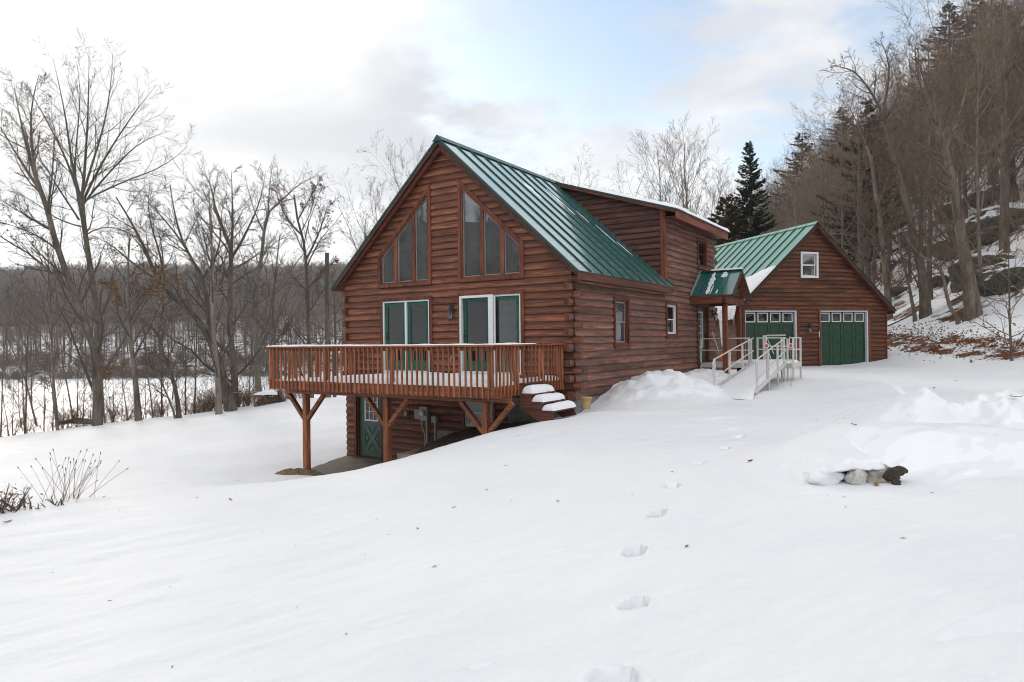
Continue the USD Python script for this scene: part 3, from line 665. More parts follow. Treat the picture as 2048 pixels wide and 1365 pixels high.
def log_end(t, p, d, rng, mat_s, mat_e, ln):
    """A log end that sticks out of the corner: rounded bar with its sawn face."""
    p = np.array(p, float); d = np.array(d, float); up = np.array([0, 0, 1.0]); s = np.cross(d, up)
    h, w = 0.176, 0.15
    prof = [(-w / 2, -h * .30), (-w / 2 * .72, -h / 2), (w / 2 * .72, -h / 2), (w / 2, -h * .30), (w / 2 * 1.08, 0), (w / 2, h * .32), (w / 2 * .70, h / 2), (-w / 2 * .70, h / 2), (-w / 2, h * .32)]
    P0 = np.array([p + s * x + up * z for x, z in prof]); P1 = P0 + d * ln
    P2 = P0 * .0 + np.array([p + d * (ln + .008) + s * x * .93 + up * z * .93 for x, z in prof]); n = len(prof)
    v = np.vstack([P0, P1, P2]); f = []
    for r in (0, 1):
        for i in range(n):
            j = (i + 1) % n; f += [(r * n + i, r * n + j, (r + 1) * n + j), (r * n + i, (r + 1) * n + j, (r + 1) * n + i)]
    q = t.part('log_end', (v, np.array(f)), mat_s)
    vv = np.vstack([P2, [P2.mean(0)]]); t.part('end_face', (vv, np.array([(i, (i + 1) % n, n) for i in range(n)])), mat_e, under=q)

for k in range(12, 28):
    z = ZB + (k + .5) * COURSE
    if z < -.5 or z > 2.42: continue
    if k % 2 == 0:
        log_end(house, (-.02, .07, z), (1, 0, 0), rng, log_front, end_grain, .20 + rng.uniform(-.02, .02))
        log_end(house, (-HWID + .02, .07, z), (-1, 0, 0), rng, log_front, end_grain, .14)
        log_end(house, (-.07, HLEN - .02, z), (0, 1, 0), rng, log_dark, end_grain, .44)
    else:
        log_end(house, (-.06, .02, z), (0, -1, 0), rng, log_side, end_grain, .24 + rng.uniform(-.02, .02))
        log_end(house, (-HWID + .06, .02, z), (0, -1, 0), rng, log_dark, end_grain, .18)
for k in range(28, 39):
    z = ZB + (k + .5) * COURSE
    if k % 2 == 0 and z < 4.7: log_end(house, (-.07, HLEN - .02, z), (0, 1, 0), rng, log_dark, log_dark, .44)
house.part('rim_board', cbox(-.14, .10, -.10, .16, -.62, -.42, .01), log_side)

# ------------------------------------------------------------------ roof of the house
def roof_sheet(p00, p10, p11, p01, t):
    """A thin plate with four given top corners, t thick downwards along its normal."""
    q = np.array([p00, p10, p11, p01], float); n = np.cross(q[1] - q[0], q[3] - q[0]); n /= np.linalg.norm(n)
    if n[2] < 0: n = -n
    v = np.vstack([q, q - n * t])
    f = np.array([(0, 1, 2), (0, 2, 3), (4, 6, 5), (4, 7, 6), (0, 4, 5), (0, 5, 1), (1, 5, 6), (1, 6, 2), (2, 6, 7), (2, 7, 3), (3, 7, 4), (3, 4, 0)])
    return v, f

def roof_panels(t, low, high, b0, b1, width, mat, seam_mat, seam_h=.035):
    """Standing-seam panels between an eave line and a ridge line ((x, z) each) from b0 to b1: each panel a part, its seam a sub-part."""
    (xl, zl), (xh, zh) = low, high; n = max(1, int(round((b1 - b0) / width))); w = (b1 - b0) / n
    d = np.array([xh - xl, 0, zh - zl]); d /= np.linalg.norm(d); nm = np.array([-d[2], 0, d[0]]);
    if nm[2] < 0: nm = -nm
    for i in range(n):
        y0, y1 = b0 + i * w, b0 + (i + 1) * w
        q = t.part('roof_panel', roof_sheet((xl, y0 + .0015, zl), (xl, y1 - .0015, zl), (xh, y1 - .0015, zh), (xh, y0 + .0015, zh), .012), mat)
        ys = y1 if i < n - 1 else y1 - .02
        p0 = np.array([xl, ys, zl]) + nm * seam_h / 2; p1 = np.array([xh, ys, zh]) + nm * seam_h / 2
        t.part('seam', bar(p0, p1, .03, seam_h, up=nm, r=.005), seam_mat, under=q)

FRONT = -0.32
E_R = (EAVE_A, EAVE_Z); TOP = (-HWID / 2, RIDGE); E_L = (-HWID - EAVE_A, EAVE_Z)
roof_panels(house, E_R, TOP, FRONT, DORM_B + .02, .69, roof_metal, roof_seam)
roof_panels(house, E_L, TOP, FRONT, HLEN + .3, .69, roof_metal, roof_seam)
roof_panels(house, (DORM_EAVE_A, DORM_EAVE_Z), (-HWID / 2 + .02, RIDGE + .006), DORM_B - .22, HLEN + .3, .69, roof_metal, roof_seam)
# ridge cap
for s in (1, -1):
    x0, x1 = -HWID / 2, -HWID / 2 + s * .16
    house.part('ridge_cap', roof_sheet((x1, FRONT - .02, roof_z(x1) + .045), (x1, DORM_B - .1 if s > 0 else HLEN + .3, roof_z(x1) + .045), (x0, DORM_B - .1 if s > 0 else HLEN + .3, RIDGE + .055), (x0, FRONT - .02, RIDGE + .055), .01), roof_seam)
house.part('ridge_end', trimesh.convex.convex_hull(np.array([(-HWID / 2 + s * .17, y, RIDGE + z) for s in (-1, 1) for y in (FRONT - .03, FRONT - .005) for z in (-.11,)] + [(-HWID / 2, y, RIDGE + .06) for y in (FRONT - .03, FRONT - .005)])), roof_seam)
# roof deck under the metal, rake boards, soffits, fascia
def under(xl, zl, xh, zh, y0, y1, t, drop):
    return roof_sheet((xl, y0, zl - drop), (xl, y1, zl - drop), (xh, y1, zh - drop), (xh, y0, zh - drop), t)
house.part('soffit', under(*E_R, *TOP, FRONT + .02, DORM_B, .07, .022), trim_x)
house.part('soffit', under(*E_L, *TOP, FRONT + .02, HLEN + .28, .07, .022), trim_x)
house.part('soffit', under(DORM_EAVE_A, DORM_EAVE_Z, *TOP, DORM_B - .2, HLEN + .28, .06, .02), trim_x)
for (xe, ze), nm in ((E_R, 'rake_board'), (E_L, 'rake_board')):
    house.part(nm, under(xe, ze, *TOP, FRONT, FRONT + .022, .125, .016), rake_dark)
    house.part('drip_edge', under(xe, ze, *TOP, FRONT - .012, FRONT + .012, .05, -.006), roof_seam)
house.part('rake_board', under(DORM_EAVE_A, DORM_EAVE_Z, *TOP, DORM_B - .222, DORM_B - .20, .12, .016), trim_x)
house.part('drip_edge', under(DORM_EAVE_A, DORM_EAVE_Z, *TOP, DORM_B - .235, DORM_B - .215, .06, -.006), roof_seam)
house.part('fascia_board', cbox(EAVE_A - .055, EAVE_A - .02, FRONT + .02, DORM_B, EAVE_Z - .21, EAVE_Z - .012), fascia_mat)
house.part('soffit', box(.02, EAVE_A - .06, FRONT + .06, DORM_B, EAVE_Z - .20, EAVE_Z - .18), trim_x)
house.part('fascia_board', cbox(DORM_EAVE_A - .06, DORM_EAVE_A - .02, DORM_B - .2, HLEN + .26, DORM_EAVE_Z - .30, DORM_EAVE_Z - .012), fascia_mat)
house.part('soffit', box(.06, DORM_EAVE_A - .07, DORM_B - .16, HLEN + .22, DORM_EAVE_Z - .235, DORM_EAVE_Z - .215), trim_x)
house.part('frieze_board', box(.055, .085, DORM_B + .1, HLEN - .06, dorm_z(0) - .30, dorm_z(0) - .14), trim_x)
house.part('rafter_tail', bar((-HWID / 2 + .06, FRONT + .12, RIDGE - .20), (-HWID + .0, FRONT + .12, roof_z(-HWID) - .18), .09, .12), trim_x)
house.part('rafter_tail', bar((-HWID / 2 - .06, FRONT + .12, RIDGE - .20), (.0, FRONT + .12, roof_z(0) - .18), .09, .12), trim_x)

# ------------------------------------------------------------------ windows and doors of the house
def ring(poly, w, y0, y1):
    """The border of a polygon, w wide inwards, as a solid between depths y0 and y1."""
    return slab2d(poly.difference(poly.buffer(-w, join_style=2)), y0, y1)
def casing(poly, w, y0, y1): return slab2d(poly.buffer(w, join_style=2).difference(poly), y0, y1)
ident = lambda m: m

def trio(poly, cuts):
    w = house.node('window')
    house.part('casing', casing(poly, .085, -.075, .0), trim_z, under=w)
    house.part('frame', ring(poly, .055, -.055, .10), trim_z, under=w)
    inner = poly.buffer(-.055, join_style=2); b = inner.bounds
    xs_ = [b[0]] + cuts + [b[2]]
    for c in cuts: house.part('mullion', slab2d(inner.intersection(sg.box(c - .06, b[1] - 1, c + .06, b[3] + 1)), -.05, .09), trim_z, under=w)
    for i in range(len(xs_) - 1):
        g = inner.intersection(sg.box(xs_[i] + (.06 if i else 0), b[1] - 1, xs_[i + 1] - (.06 if i < len(xs_) - 2 else 0), b[3] + 1))
        house.part('pane_edge', ring(g, .022, -.012, .03), galvanised, under=w)
        house.part('pane', slab2d(g.buffer(-.02, join_style=2), .010, .014), pane_glass, under=w)
trio(trio_left, [-5.78, -5.10]); trio(trio_right, [-2.70, -2.05])

def french(x0, x1, z0, z1, storm):
    w = house.node('french_door')
    P = sg.box(x0, z0, x1, z1)
    house.part('casing', casing(P, .10, -.075, .0), trim_z, under=w)
    house.part('frame', slab2d(P.difference(sg.box(x0 + .045, z0 + .03, x1 - .045, z1 - .04)), -.06, .10), white_paint, under=w)
    mid = (x0 + x1) / 2
    house.part('mullion', box(mid - .035, mid + .035, -.055, .09, z0 + .03, z1 - .04), white_paint, under=w)
    for a0, a1 in ((x0 + .045, mid - .035), (mid + .035, x1 - .045)):
        L = sg.box(a0 + .003, z0 + .033, a1 - .003, z1 - .043); G = sg.box(a0 + .11, z0 + .32, a1 - .11, z1 - .15)
        house.part('door_leaf', slab2d(L.difference(G), -.012, .034), door_green, under=w)
        house.part('glass_bead', ring(G.buffer(.015, join_style=2), .02, -.018, .02), door_green, under=w)
        house.part('pane', slab2d(G, .008, .012), door_glass, under=w)
    house.part('sill', box(x0 - .02, x1 + .02, -.10, .0, z0 - .055, z0 + .002), white_paint, under=w)
    house.part('handle', cyl((x0 + .12, -.06, z0 + 1.0), (x0 + .12, -.012, z0 + 1.0), .026, 10), black_metal, under=w)
    house.part('handle', cyl((x0 + .12, -.05, z0 + 1.13), (x0 + .12, -.012, z0 + 1.13), .022, 10), black_metal, under=w)
    if storm:
        S = sg.box(x0 - .01, z0 + .0, mid + .13, z1 + .015)
        house.part('storm_frame', slab2d(S.difference(sg.box(x0 + .05, z0 + .05, mid - .02, z1 - .05)), -.115, -.062), white_paint, under=w)
        house.part('storm_frame', box(mid + .145, mid + .185, -.09, -.06, z0, z1 - .03), white_paint, under=w)
french(-6.31, -4.53, 0, 2.05, False); french(-3.42, -1.49, 0, 2.07, True)

def sash_window(poly, frame_mat, sash_mat, pane_mat, tr, split=.5, name='window'):
    w = house.node(name); x0, z0, x1, z1 = poly.bounds
    house.part('casing', tr(casing(poly, .085, -.078, .0)), trim_z, under=w)
    house.part('frame', tr(ring(poly, .035, -.03, .10)), frame_mat, under=w)
    zm = z0 + (z1 - z0) * split
    for q0, q1, y in ((z0 + .035, zm + .015, .035), (zm - .015, z1 - .035, .012)):
        S = sg.box(x0 + .035, q0, x1 - .035, q1)
        house.part('sash', tr(ring(S, .034, y, y + .026)), sash_mat, under=w)
        house.part('pane', tr(slab2d(S.buffer(-.032, join_style=2), y + .010, y + .014)), pane_mat, under=w)
    house.part('sill', tr(box(x0 - .1, x1 + .1, -.11, -.0, z0 - .13, z0 - .087)), trim_z, under=w)
sash_window(win_a, trim_z, galvanised, pane_glass, side)
sash_window(win_b, white_paint, white_paint, door_glass, side)
sash_window(win_d, trim_z, black_metal, dark_glass, side)
sash_window(bwin, white_paint, white_paint, door_glass, ident)

def entry_door(poly, tr, mat, glass_poly, cols, rows, cross, frame_mat):
    w = house.node('entry_door'); x0, z0, x1, z1 = poly.bounds
    house.part('casing', tr(slab2d(poly.buffer(.1, join_style=2).difference(poly).intersection(sg.box(x0 - 1, z0, x1 + 1, z1 + 1)), -.078, .0)), trim_z, under=w)
    house.part('jamb', tr(slab2d(poly.difference(sg.box(x0 + .035, z0 + .01, x1 - .035, z1 - .035)), -.02, .11)), frame_mat, under=w)
    L = sg.box(x0 + .038, z0 + .012, x1 - .038, z1 - .038)
    house.part('door_leaf', tr(slab2d(L.difference(glass_poly), .05, .095)), mat, under=w)
    house.part('glass_frame', tr(ring(glass_poly.buffer(.02, join_style=2), .045, .032, .07)), white_paint, under=w)
    house.part('pane', tr(slab2d(glass_poly, .068, .072)), door_glass, under=w)
    gx0, gz0, gx1, gz1 = glass_poly.bounds
    for i in range(1, cols): c = gx0 + (gx1 - gx0) * i / cols; house.part('glazing_bar', tr(box(c - .009, c + .009, .05, .066, gz0, gz1)), white_paint, under=w)
    for i in range(1, rows): c = gz0 + (gz1 - gz0) * i / rows; house.part('glazing_bar', tr(box(gx0, gx1, .048, .064, c - .009, c + .009)), white_paint, under=w)
    if cross:
        cx0, cz0, cx1, cz1 = cross
        for tri in (((cx0 + .10, cz1), (cx1 - .10, cz1), ((cx0 + cx1) / 2, (cz0 + cz1) / 2 + .11)), ((cx0 + .10, cz0), (cx1 - .10, cz0), ((cx0 + cx1) / 2, (cz0 + cz1) / 2 - .11)),
                    ((cx0, cz0 + .12), (cx0, cz1 - .12), ((cx0 + cx1) / 2 - .10, (cz0 + cz1) / 2)), ((cx1, cz0 + .12), (cx1, cz1 - .12), ((cx0 + cx1) / 2 + .10, (cz0 + cz1) / 2))):
            T = sg.Polygon(tri)
            house.part('moulding', tr(slab2d(T.difference(T.buffer(-.028, join_style=2)), .030, .05)), mat, under=w)
    hx = x1 - .10
    house.part('handle', tr(cyl((hx, .0, z0 + 1.0), (hx, .05, z0 + 1.0), .03, 10)), black_metal, under=w)
    house.part('threshold', tr(box(x0 - .06, x1 + .06, -.16, .05, z0 - .06, z0 + .008)), trim_x, under=w)
entry_door(bdoor, ident, basement_green, sg.box(-7.17, -1.50, -6.66, -.68), 3, 3, (-7.22, -2.42, -6.62, -1.66), trim_z)
entry_door(sdoor, side, basement_green, sg.box(9.74, .55, 10.42, 1.84), 3, 5, None, trim_z)

# things inside that show through the left door
t = Thing('table', 'pale cloth covered table glimpsed through the left french door', 'table', frame=HOUSE, base=(-5.3, 1.6, 0))
t.part('tablecloth', box(-6.0, -4.5, 1.3, 2.2, .35, .76), cloth_white); 
for x in (-5.9, -4.6):
    for y in (1.4, 2.1): t.part('leg', box(x - .03, x + .03, y - .03, y + .03, -.02, .35), chair_dark)
for k, (cx, lab) in enumerate(((-5.75, 'dark wooden chair behind the left leaf of the left french door'), (-4.85, 'dark wooden chair behind the right leaf of the left french door'))):
    t = Thing('chair', lab, 'chair', frame=HOUSE, base=(cx, .9, 0))
    t.part('seat', box(cx - .22, cx + .22, .75, 1.15, .42, .46), chair_dark)
    for x in (-.2, .2):
        for y in (.78, 1.12): t.part('leg', bar((cx + x, y, -.02), (cx + x * .9, y, .42), .04), chair_dark)
    for x in (-.2, -.07, .07, .2): t.part('back_slat', bar((cx + x, .76, .46), (cx + x * .9, .72, .95), .03), chair_dark)
wav = np.linspace(0, 1, 25); cx_ = -6.22 + .34 * wav; cy_ = .24 + .03 * np.sin(wav * 40)
cv = np.vstack([np.stack([cx_, cy_, np.full(25, .03)], 1), np.stack([cx_, cy_, np.full(25, 1.95)], 1)])
single('curtain', (cv, np.array([f for i in range(24) for f in ((i, i + 1, 26 + i), (i, 26 + i, 25 + i))])), curtain_mat, 'grey gathered curtain at the left edge of the left french door', 'curtain', frame=HOUSE)
#HOUSE_END

# ------------------------------------------------------------------ the deck
rng = random.Random(5)
DL, DR, DF = -7.43, -.22, -3.22
RT, RB = -.12, -.34
deck = Thing('raised_deck', 'raised wooden deck with baluster railing across the gable front', 'deck', frame=HOUSE, base=((DL + DR) / 2, DF / 2, -2.6))
deck.part('rim_joist', cbox(DL, DR, DF, DF + .04, RB, RT), deck_x)
deck.part('rim_joist', cbox(DL, DL + .04, DF + .042, -.09, RB, RT), deck_y)
deck.part('rim_joist', cbox(DR - .04, DR, DF + .042, -.09, RB, RT), deck_y)
for x in np.arange(DL + .42, DR - .1, .42): deck.part('joist', box(x - .02, x + .02, DF + .045, -.09, RB + .01, RT - .03), deck_y)
for i, y in enumerate(np.arange(DF + .05, -.2, .145)): deck.part('deck_board', cbox(DL + .045, DR - .045, y, y + .139, RT - .028, RT), deck_x)
for y in (-2.60, -2.52): deck.part('beam', cbox(DL - .04, DR + .02, y - .035, y + .035, RB - .16, RB - .003), deck_x)
for x in (-6.75, -3.82, -.85):
    zg = float(ground(*HW(x, -2.56))) - .25
    deck.part('post', cbox(x - .075, x + .075, -2.635, -2.485, zg, RB - .163, .008), deck_z)
    for s in (-1, 1):
        deck.part('brace', bar((x + s * .04, -2.56, RB - .86), (x + s * .70, -2.56, RB - .16), .09, .12, up=(0, 1, 0)), deck_x)
def rail_run(p, q, n, outward, posts, gate=False):
    """A railing between two floor points: n balusters outside the rim, rails and posts inside."""
    p, q, o = np.array(p, float), np.array(q, float), np.array(outward, float)
    L = np.linalg.norm(q - p); d = (q - p) / L
    for i in range(n):
        c = p + d * L * (i + .5) / n + o * .022 + d * rng.uniform(-.006, .006)
        z0 = RB - .015 + rng.uniform(-.006, .006) if not gate else RT + .03
        deck.part('baluster', cbox(c[0] - .019, c[0] + .019, c[1] - .019, c[1] + .019, z0, .735, .004), deck_z)
    for z in (.655, ) if not gate else (.655, .02):
        c0, c1 = p - o * .02, q - o * .02
        deck.part('rail', bar((*c0, z + .04), (*c1, z + .04), .036, .085), deck_x if abs(d[0]) > .5 else deck_y)
    if not gate:
        c0, c1 = p + o * .0, q + o * .0
        deck.part('rail_cap', bar((*(c0 - d * .06), .757), (*(c1 + d * .06), .757), .14, .038), deck_x if abs(d[0]) > .5 else deck_y)
    for t_ in posts:
        c = p + d * L * t_ - o * .085
        deck.part('rail_post', cbox(c[0] - .044, c[0] + .044, c[1] - .044, c[1] + .044, RT, .735, .005), deck_z)
rail_run((DL, DF), (DR, DF), 48, (0, -1), (.012, .29, .60, .988))
rail_run((DL, -.12), (DL, DF + .03), 20, (-1, 0), (.03, .5))
rail_run((DR, DF + .05), (DR, -2.18), 7, (1, 0), (.97,))
rail_run((DR, -1.02), (DR, -.14), 6, (1, 0), (.02, .97))
rail_run((DR, -2.10), (DR, -1.10), 6, (1, 0), (), gate=True)
deck.part('rail_cap', bar((DR, -2.12, .757), (DR, -1.06, .757), .14, .038), deck_y)
deck.part('threshold', cbox(DR - .03, DR + .10, -2.14, -1.06, RT, RT + .03), stair_mat)

def snow_blanket(name, x0, x1, y0, y1, z, h, label, frame, n=(60, 24), seed=0, edge=.18, rough=.3, cat='snow', mat=None, lean=(0, 0), taper=None, tilt=(0, 0)):
    """Snow lying on a surface: a rounded, uneven cushion."""
    xs_, ys_ = np.linspace(x0, x1, n[0]), np.linspace(y0, y1, n[1]); X, Y = np.meshgrid(xs_, ys_)
    e = np.minimum(np.minimum(X - x0, x1 - X) , np.minimum(Y - y0, y1 - Y)); e = np.clip(e / edge, 0, 1)
    nn = meshkit.fbm(np.stack([X * 2.1 + seed * 7.3, Y * 2.1, np.full_like(X, seed)], -1), 4, seed)
    H = h * np.sqrt(np.clip(1 - (1 - e) ** 2, 0, 1)) * (1 - rough + 2 * rough * nn)
    if taper is not None: H = H * taper(X, Y)
    edge_n = (meshkit.fbm(np.stack([X * 4 + seed, Y * 4, np.full_like(X, seed + 3.0)], -1), 3, seed + 9) - .5)
    Xj = X + np.where((X == x0) | (X == x1), edge_n * .06, 0); Yj = Y + np.where((Y == y0) | (Y == y1), edge_n * .06, 0)
    base = z + tilt[0] * (X - x0) + tilt[1] * (Y - y0)
    top = np.stack([Xj, Yj, base + np.maximum(H, .002)], -1).reshape(-1, 3); bot = np.stack([Xj, Yj, base - .004 + 0 * X], -1).reshape(-1, 3)
    k = np.arange(X.size).reshape(X.shape); A, B, C_, D_ = k[:-1, :-1].ravel(), k[:-1, 1:].ravel(), k[1:, 1:].ravel(), k[1:, :-1].ravel()
    f = np.vstack([np.stack([A, B, C_], 1), np.stack([A, C_, D_], 1)]); N = X.size
    rim = np.concatenate([k[0, :], k[1:, -1], k[-1, -2::-1], k[-2:0:-1, 0]]); r2 = np.roll(rim, -1)
    side_f = np.vstack([np.stack([rim, rim + N, r2 + N], 1), np.stack([rim, r2 + N, r2], 1)])
    return single(name, (np.vstack([top, bot]), np.vstack([f, f[:, ::-1] + N, side_f])), mat or snow_lump, label, cat, frame=frame, kind='stuff', smooth=50)

snow_blanket('deck_snow', DL + .06, DR - .06, DF + .06, -.14, RT, .13, 'blanket of snow on the deck floor', HOUSE, n=(110, 44), seed=2, edge=.22, rough=.22,
             taper=lambda X, Y: np.clip((X - DL) / 2.6, .12, 1))
snow_blanket('rail_snow', DL - .05, DR + .05, DF - .055, DF + .055, .777, .026, 'strip of snow along the front deck rail', HOUSE, n=(220, 7), seed=4, edge=.05, rough=.55)
snow_blanket('rail_snow', DR - .06, DR + .06, DF + .1, -1.5, .777, .028, 'thin snow on the stair side deck rail', HOUSE, n=(7, 60), seed=5, edge=.05, rough=.7)
snow_blanket('rail_snow', DL - .06, DL + .06, DF + .1, -.2, .777, .035, 'snow on the left side deck rail', HOUSE, n=(7, 80), seed=6, edge=.05, rough=.6)

stairs = Thing('deck_stairs', 'short brown wooden stairs from the deck gate down to the snow', 'stairs', frame=HOUSE, base=(.35, -1.6, -.9))
SX = DR + .03
treads = []
for k in range(3):
    zt = -.305 - .178 * k; x0 = SX + .04 + .25 * k
    stairs.part('tread', cbox(x0, x0 + .28, -2.22, -1.12, zt - .04, zt), stair_mat); treads.append((x0, zt))
for y in (-2.18, -1.16):
    pts = [(SX, -.13), (SX, -.62), (SX + .55, -1.25), (SX + 1.1, -1.25)]
    prof = [(SX, -.16), (SX + .04, -.16)]
    for k in range(3): x0, zt = treads[k]; prof += [(x0, zt - .042), (x0 + .25, zt - .042)]
    prof += [(SX + .95, -1.05), (SX + .72, -1.05), (SX, -.62)]
    stairs.part('stringer', slab2d(sg.Polygon(prof), y - .02, y + .02), stair_mat)
for k, (x0, zt) in enumerate(treads):
    lab = ('cushion of snow on the top stair tread', 'cushion of snow on the middle stair tread', 'cushion of snow on the lowest stair tread')[k]
    snow_blanket('tread_snow', x0 - .01, x0 + .28, -2.17, -1.20 + .05 * k, zt, .165 - .012 * k, lab, HOUSE, n=(18, 40), seed=20 + k, edge=.14, rough=.22)

# ------------------------------------------------------------------ below the deck
patio = Thing('patio', 'wet concrete patio slab below the deck by the basement door', 'patio', frame=HOUSE, base=(-6, -1.6, -2.7), kind='structure')
_pp = sg.Polygon([(-7.88, -.07), (-7.5, -1.2), (-7.05, -2.2), (-6.9, -2.75), (-6.2, -3.15), (-3.95, -3.15), (-3.95, -.07)]).segmentize(.2)
_pp = sg.Polygon([(x + .12 * (meshkit.noise(np.array([x * 3, y * 3, 1.0])) - .5), y + .12 * (meshkit.noise(np.array([x * 3, y * 3, 9.0])) - .5)) for x, y in _pp.exterior.coords])
_pv, _pf = slab2d(_pp, 2.615, 2.85); patio.part('slab', (np.stack([_pv[:, 0], _pv[:, 2], -_pv[:, 1]], 1), _pf), patio_mat)
def ground_patch(name, cx, cy, rx, ry, lift, mat, label, cat, seed, n=46, frame_ab=True, ang=0):
    """A ragged thin cover that follows the ground."""
    u = np.linspace(-1, 1, n); U, V = np.meshgrid(u, u); ang_ = np.arctan2(V, U); rr = np.maximum(np.abs(U), np.abs(V)); hyp = np.maximum(np.hypot(U, V), 1e-6)
    U2, V2 = U * rr / hyp, V * rr / hyp
    edge = .75 + .5 * meshkit.fbm(np.stack([np.cos(ang_) * 1.5 + seed, np.sin(ang_) * 1.5, 0 * U], -1), 4, seed)
    a_, b_ = cx + U2 * rx * edge, cy + V2 * ry * edge
    x, y = (HC[0] + a_ * HU[0] + b_ * HV[0], HC[1] + a_ * HU[1] + b_ * HV[1]) if frame_ab else (a_, b_)
    z = ground(x.ravel(), y.ravel()).reshape(x.shape) + lift * (1 - rr ** 3) - .03 * rr ** 6 + (meshkit.fbm(np.stack([x * 6, y * 6, 0 * x], -1), 4, seed + 1) - .5) * lift * 1.6 * (1 - rr ** 4)
    k = np.arange(U.size).reshape(U.shape); A, B, C_, D_ = k[:-1, :-1].ravel(), k[:-1, 1:].ravel(), k[1:, 1:].ravel(), k[1:, :-1].ravel()
    f = np.vstack([np.stack([A, B, C_], 1), np.stack([A, C_, D_], 1)])
    return single(name, (np.stack([x, y, z], -1).reshape(-1, 3), f), mat, label, cat, kind='stuff', smooth=True)
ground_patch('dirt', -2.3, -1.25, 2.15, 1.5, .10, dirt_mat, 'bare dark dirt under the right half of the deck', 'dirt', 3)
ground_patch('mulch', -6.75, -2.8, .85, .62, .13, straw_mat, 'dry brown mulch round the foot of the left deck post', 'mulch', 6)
ret = Thing('retaining_wall', 'low tan stone retaining wall at the end of the patio', 'wall', frame=HOUSE, base=(-3.4, -2.2, -2.5))
zz = -2.62
for r in range(3):
    x = -3.92 + .08 * r
    while x < -2.4:
        L = rng.uniform(.36, .55); ret.part('stone', cbox(x, x + L - .012, -2.32 + rng.uniform(-.02, .02), -2.05, zz + .006, zz + .235, .025), stone_tan); x += L
    y = -2.04
    zz += .245
for r in range(3):
    y = -2.04
    while y < -.3:
        L = rng.uniform(.4, .55); ret.part('stone', cbox(-3.92 + .08 * r, -3.66 + .08 * r, y, min(y + L, -.12) - .012, -2.614 + r * .245, -2.385 + r * .245, .025), stone_tan); y += L
meter = Thing('electric_meter', 'grey electric meter box with round glass dial on the basement logs', 'meter', frame=HOUSE, base=(-4.69, -.15, -1.35))
meter.part('meter_box', cbox(-4.83, -4.55, -.20, -.06, -1.36, -.96, .01), grey_box)
meter.part('dial_ring', cyl((-4.69, -.20, -1.15), (-4.69, -.245, -1.15), .095, 20), galvanised)
meter.part('dial', cyl((-4.69, -.245, -1.15), (-4.69, -.285, -1.15), .078, 20, .068), meter_glass)
meter.part('conduit', tubes([[(-4.62, -.12, -1.36), (-4.62, -.12, -1.6), (-4.62, -.12, -2.0)]], [[.026] * 3], 10), galvanised)
meter.part('conduit', tubes([[(-4.80, -.12, -1.36), (-4.80, -.13, -1.48), (-4.72, -.13, -1.66), (-4.68, -.13, -1.78), (-4.68, -.13, -2.15)]], [[.018] * 5], 8), galvanised)
for nm, lab, x0, x1, z0, z1 in (('utility_box', 'wider grey utility box joined to the left of the meter', -5.04, -4.835, -1.33, -1.05), ('utility_box', 'small grey utility box furthest left on the basement logs', -5.43, -5.32, -1.28, -1.13), ('utility_box', 'pale grey utility box right of the meter', -4.42, -4.24, -1.40, -1.22)):
    t = Thing(nm, lab, 'utility box', frame=HOUSE, base=((x0 + x1) / 2, -.12, z0))
    t.part('case', cbox(x0, x1, -.17, -.06, z0, z1, .008), grey_box); t.part('cover', cbox(x0 + .012, x1 - .012, -.178, -.171, z0 + .012, z1 - .012, .003), grey_box)
    if x0 > -4.5: t.part('conduit', tubes([[(-4.33, -.11, z0), (-4.33, -.11, -2.0)]], [[.02, .02]], 8), galvanised)
single('cable', tubes([[(-5.30, -.10, -1.30), (-5.22, -.12, -1.42), (-5.13, -.12, -1.38), (-5.10, -.11, -1.1), (-5.12, -.10, -.8), (-5.08, -.1, -.5)]], [[.008] * 6], 6), black_metal, 'thin black cable looping down the basement logs left of the meter', 'cable', frame=HOUSE)
t = Thing('wall_tap', 'small brass wall tap between the two french doors', 'tap', frame=HOUSE, base=(-3.72, -.1, .35))
t.part('body', cyl((-3.72, -.05, .40), (-3.72, -.14, .38), .018, 8), galvanised); t.part('spout', cyl((-3.72, -.13, .38), (-3.72, -.15, .31), .013, 8), galvanised); t.part('wheel', cyl((-3.72, -.12, .42), (-3.72, -.12, .435), .03, 10), galvanised)

def lantern(x, z, label, frame, tr):
    """A black wall lantern: back plate, arm, cap, glass and base."""
    v0 = tr((np.array([[x, -.1, z]]), np.array([[0, 0, 0]])))[0][0]
    t = Thing('wall_lantern', label, 'lantern', frame=frame, base=v0)
    t.part('back_plate', tr(cbox(x - .055, x + .055, -.085, -.06, z - .02, z + .22, .01)), black_metal)
    t.part('arm', tr(tubes([[(x, -.08, z + .14), (x, -.13, z + .20), (x, -.175, z + .19), (x, -.18, z + .13)]], [[.012] * 4], 8)), black_metal)
    t.part('cap', tr(tubes([[(x, -.18, z + .02), (x, -.18, z + .06), (x, -.18, z + .13)]], [[.088, .075, .018]], 8, True)), black_metal)
    t.part('lamp_glass', tr(tubes([[(x, -.18, z - .20), (x, -.18, z + .02)]], [[.058, .072]], 8)), lamp_glass)
    t.part('candle', tr(cyl((x, -.18, z - .19), (x, -.18, z - .08), .014, 8)), white_paint)
    t.part('base', tr(tubes([[(x, -.18, z - .235), (x, -.18, z - .20)]], [[.035, .064]], 8, True)), black_metal)
    for k in range(4):
        q = k * math.pi / 2 + .4; t.part('cage_bar', tr(tubes([[(x + .062 * math.cos(q), -.18 + .062 * math.sin(q), z - .20), (x + .076 * math.cos(q), -.18 + .076 * math.sin(q), z + .02)]], [[.005, .005]], 5)), black_metal)
lantern(-3.70, 1.66, 'black wall lantern between the two french doors', HOUSE, ident)
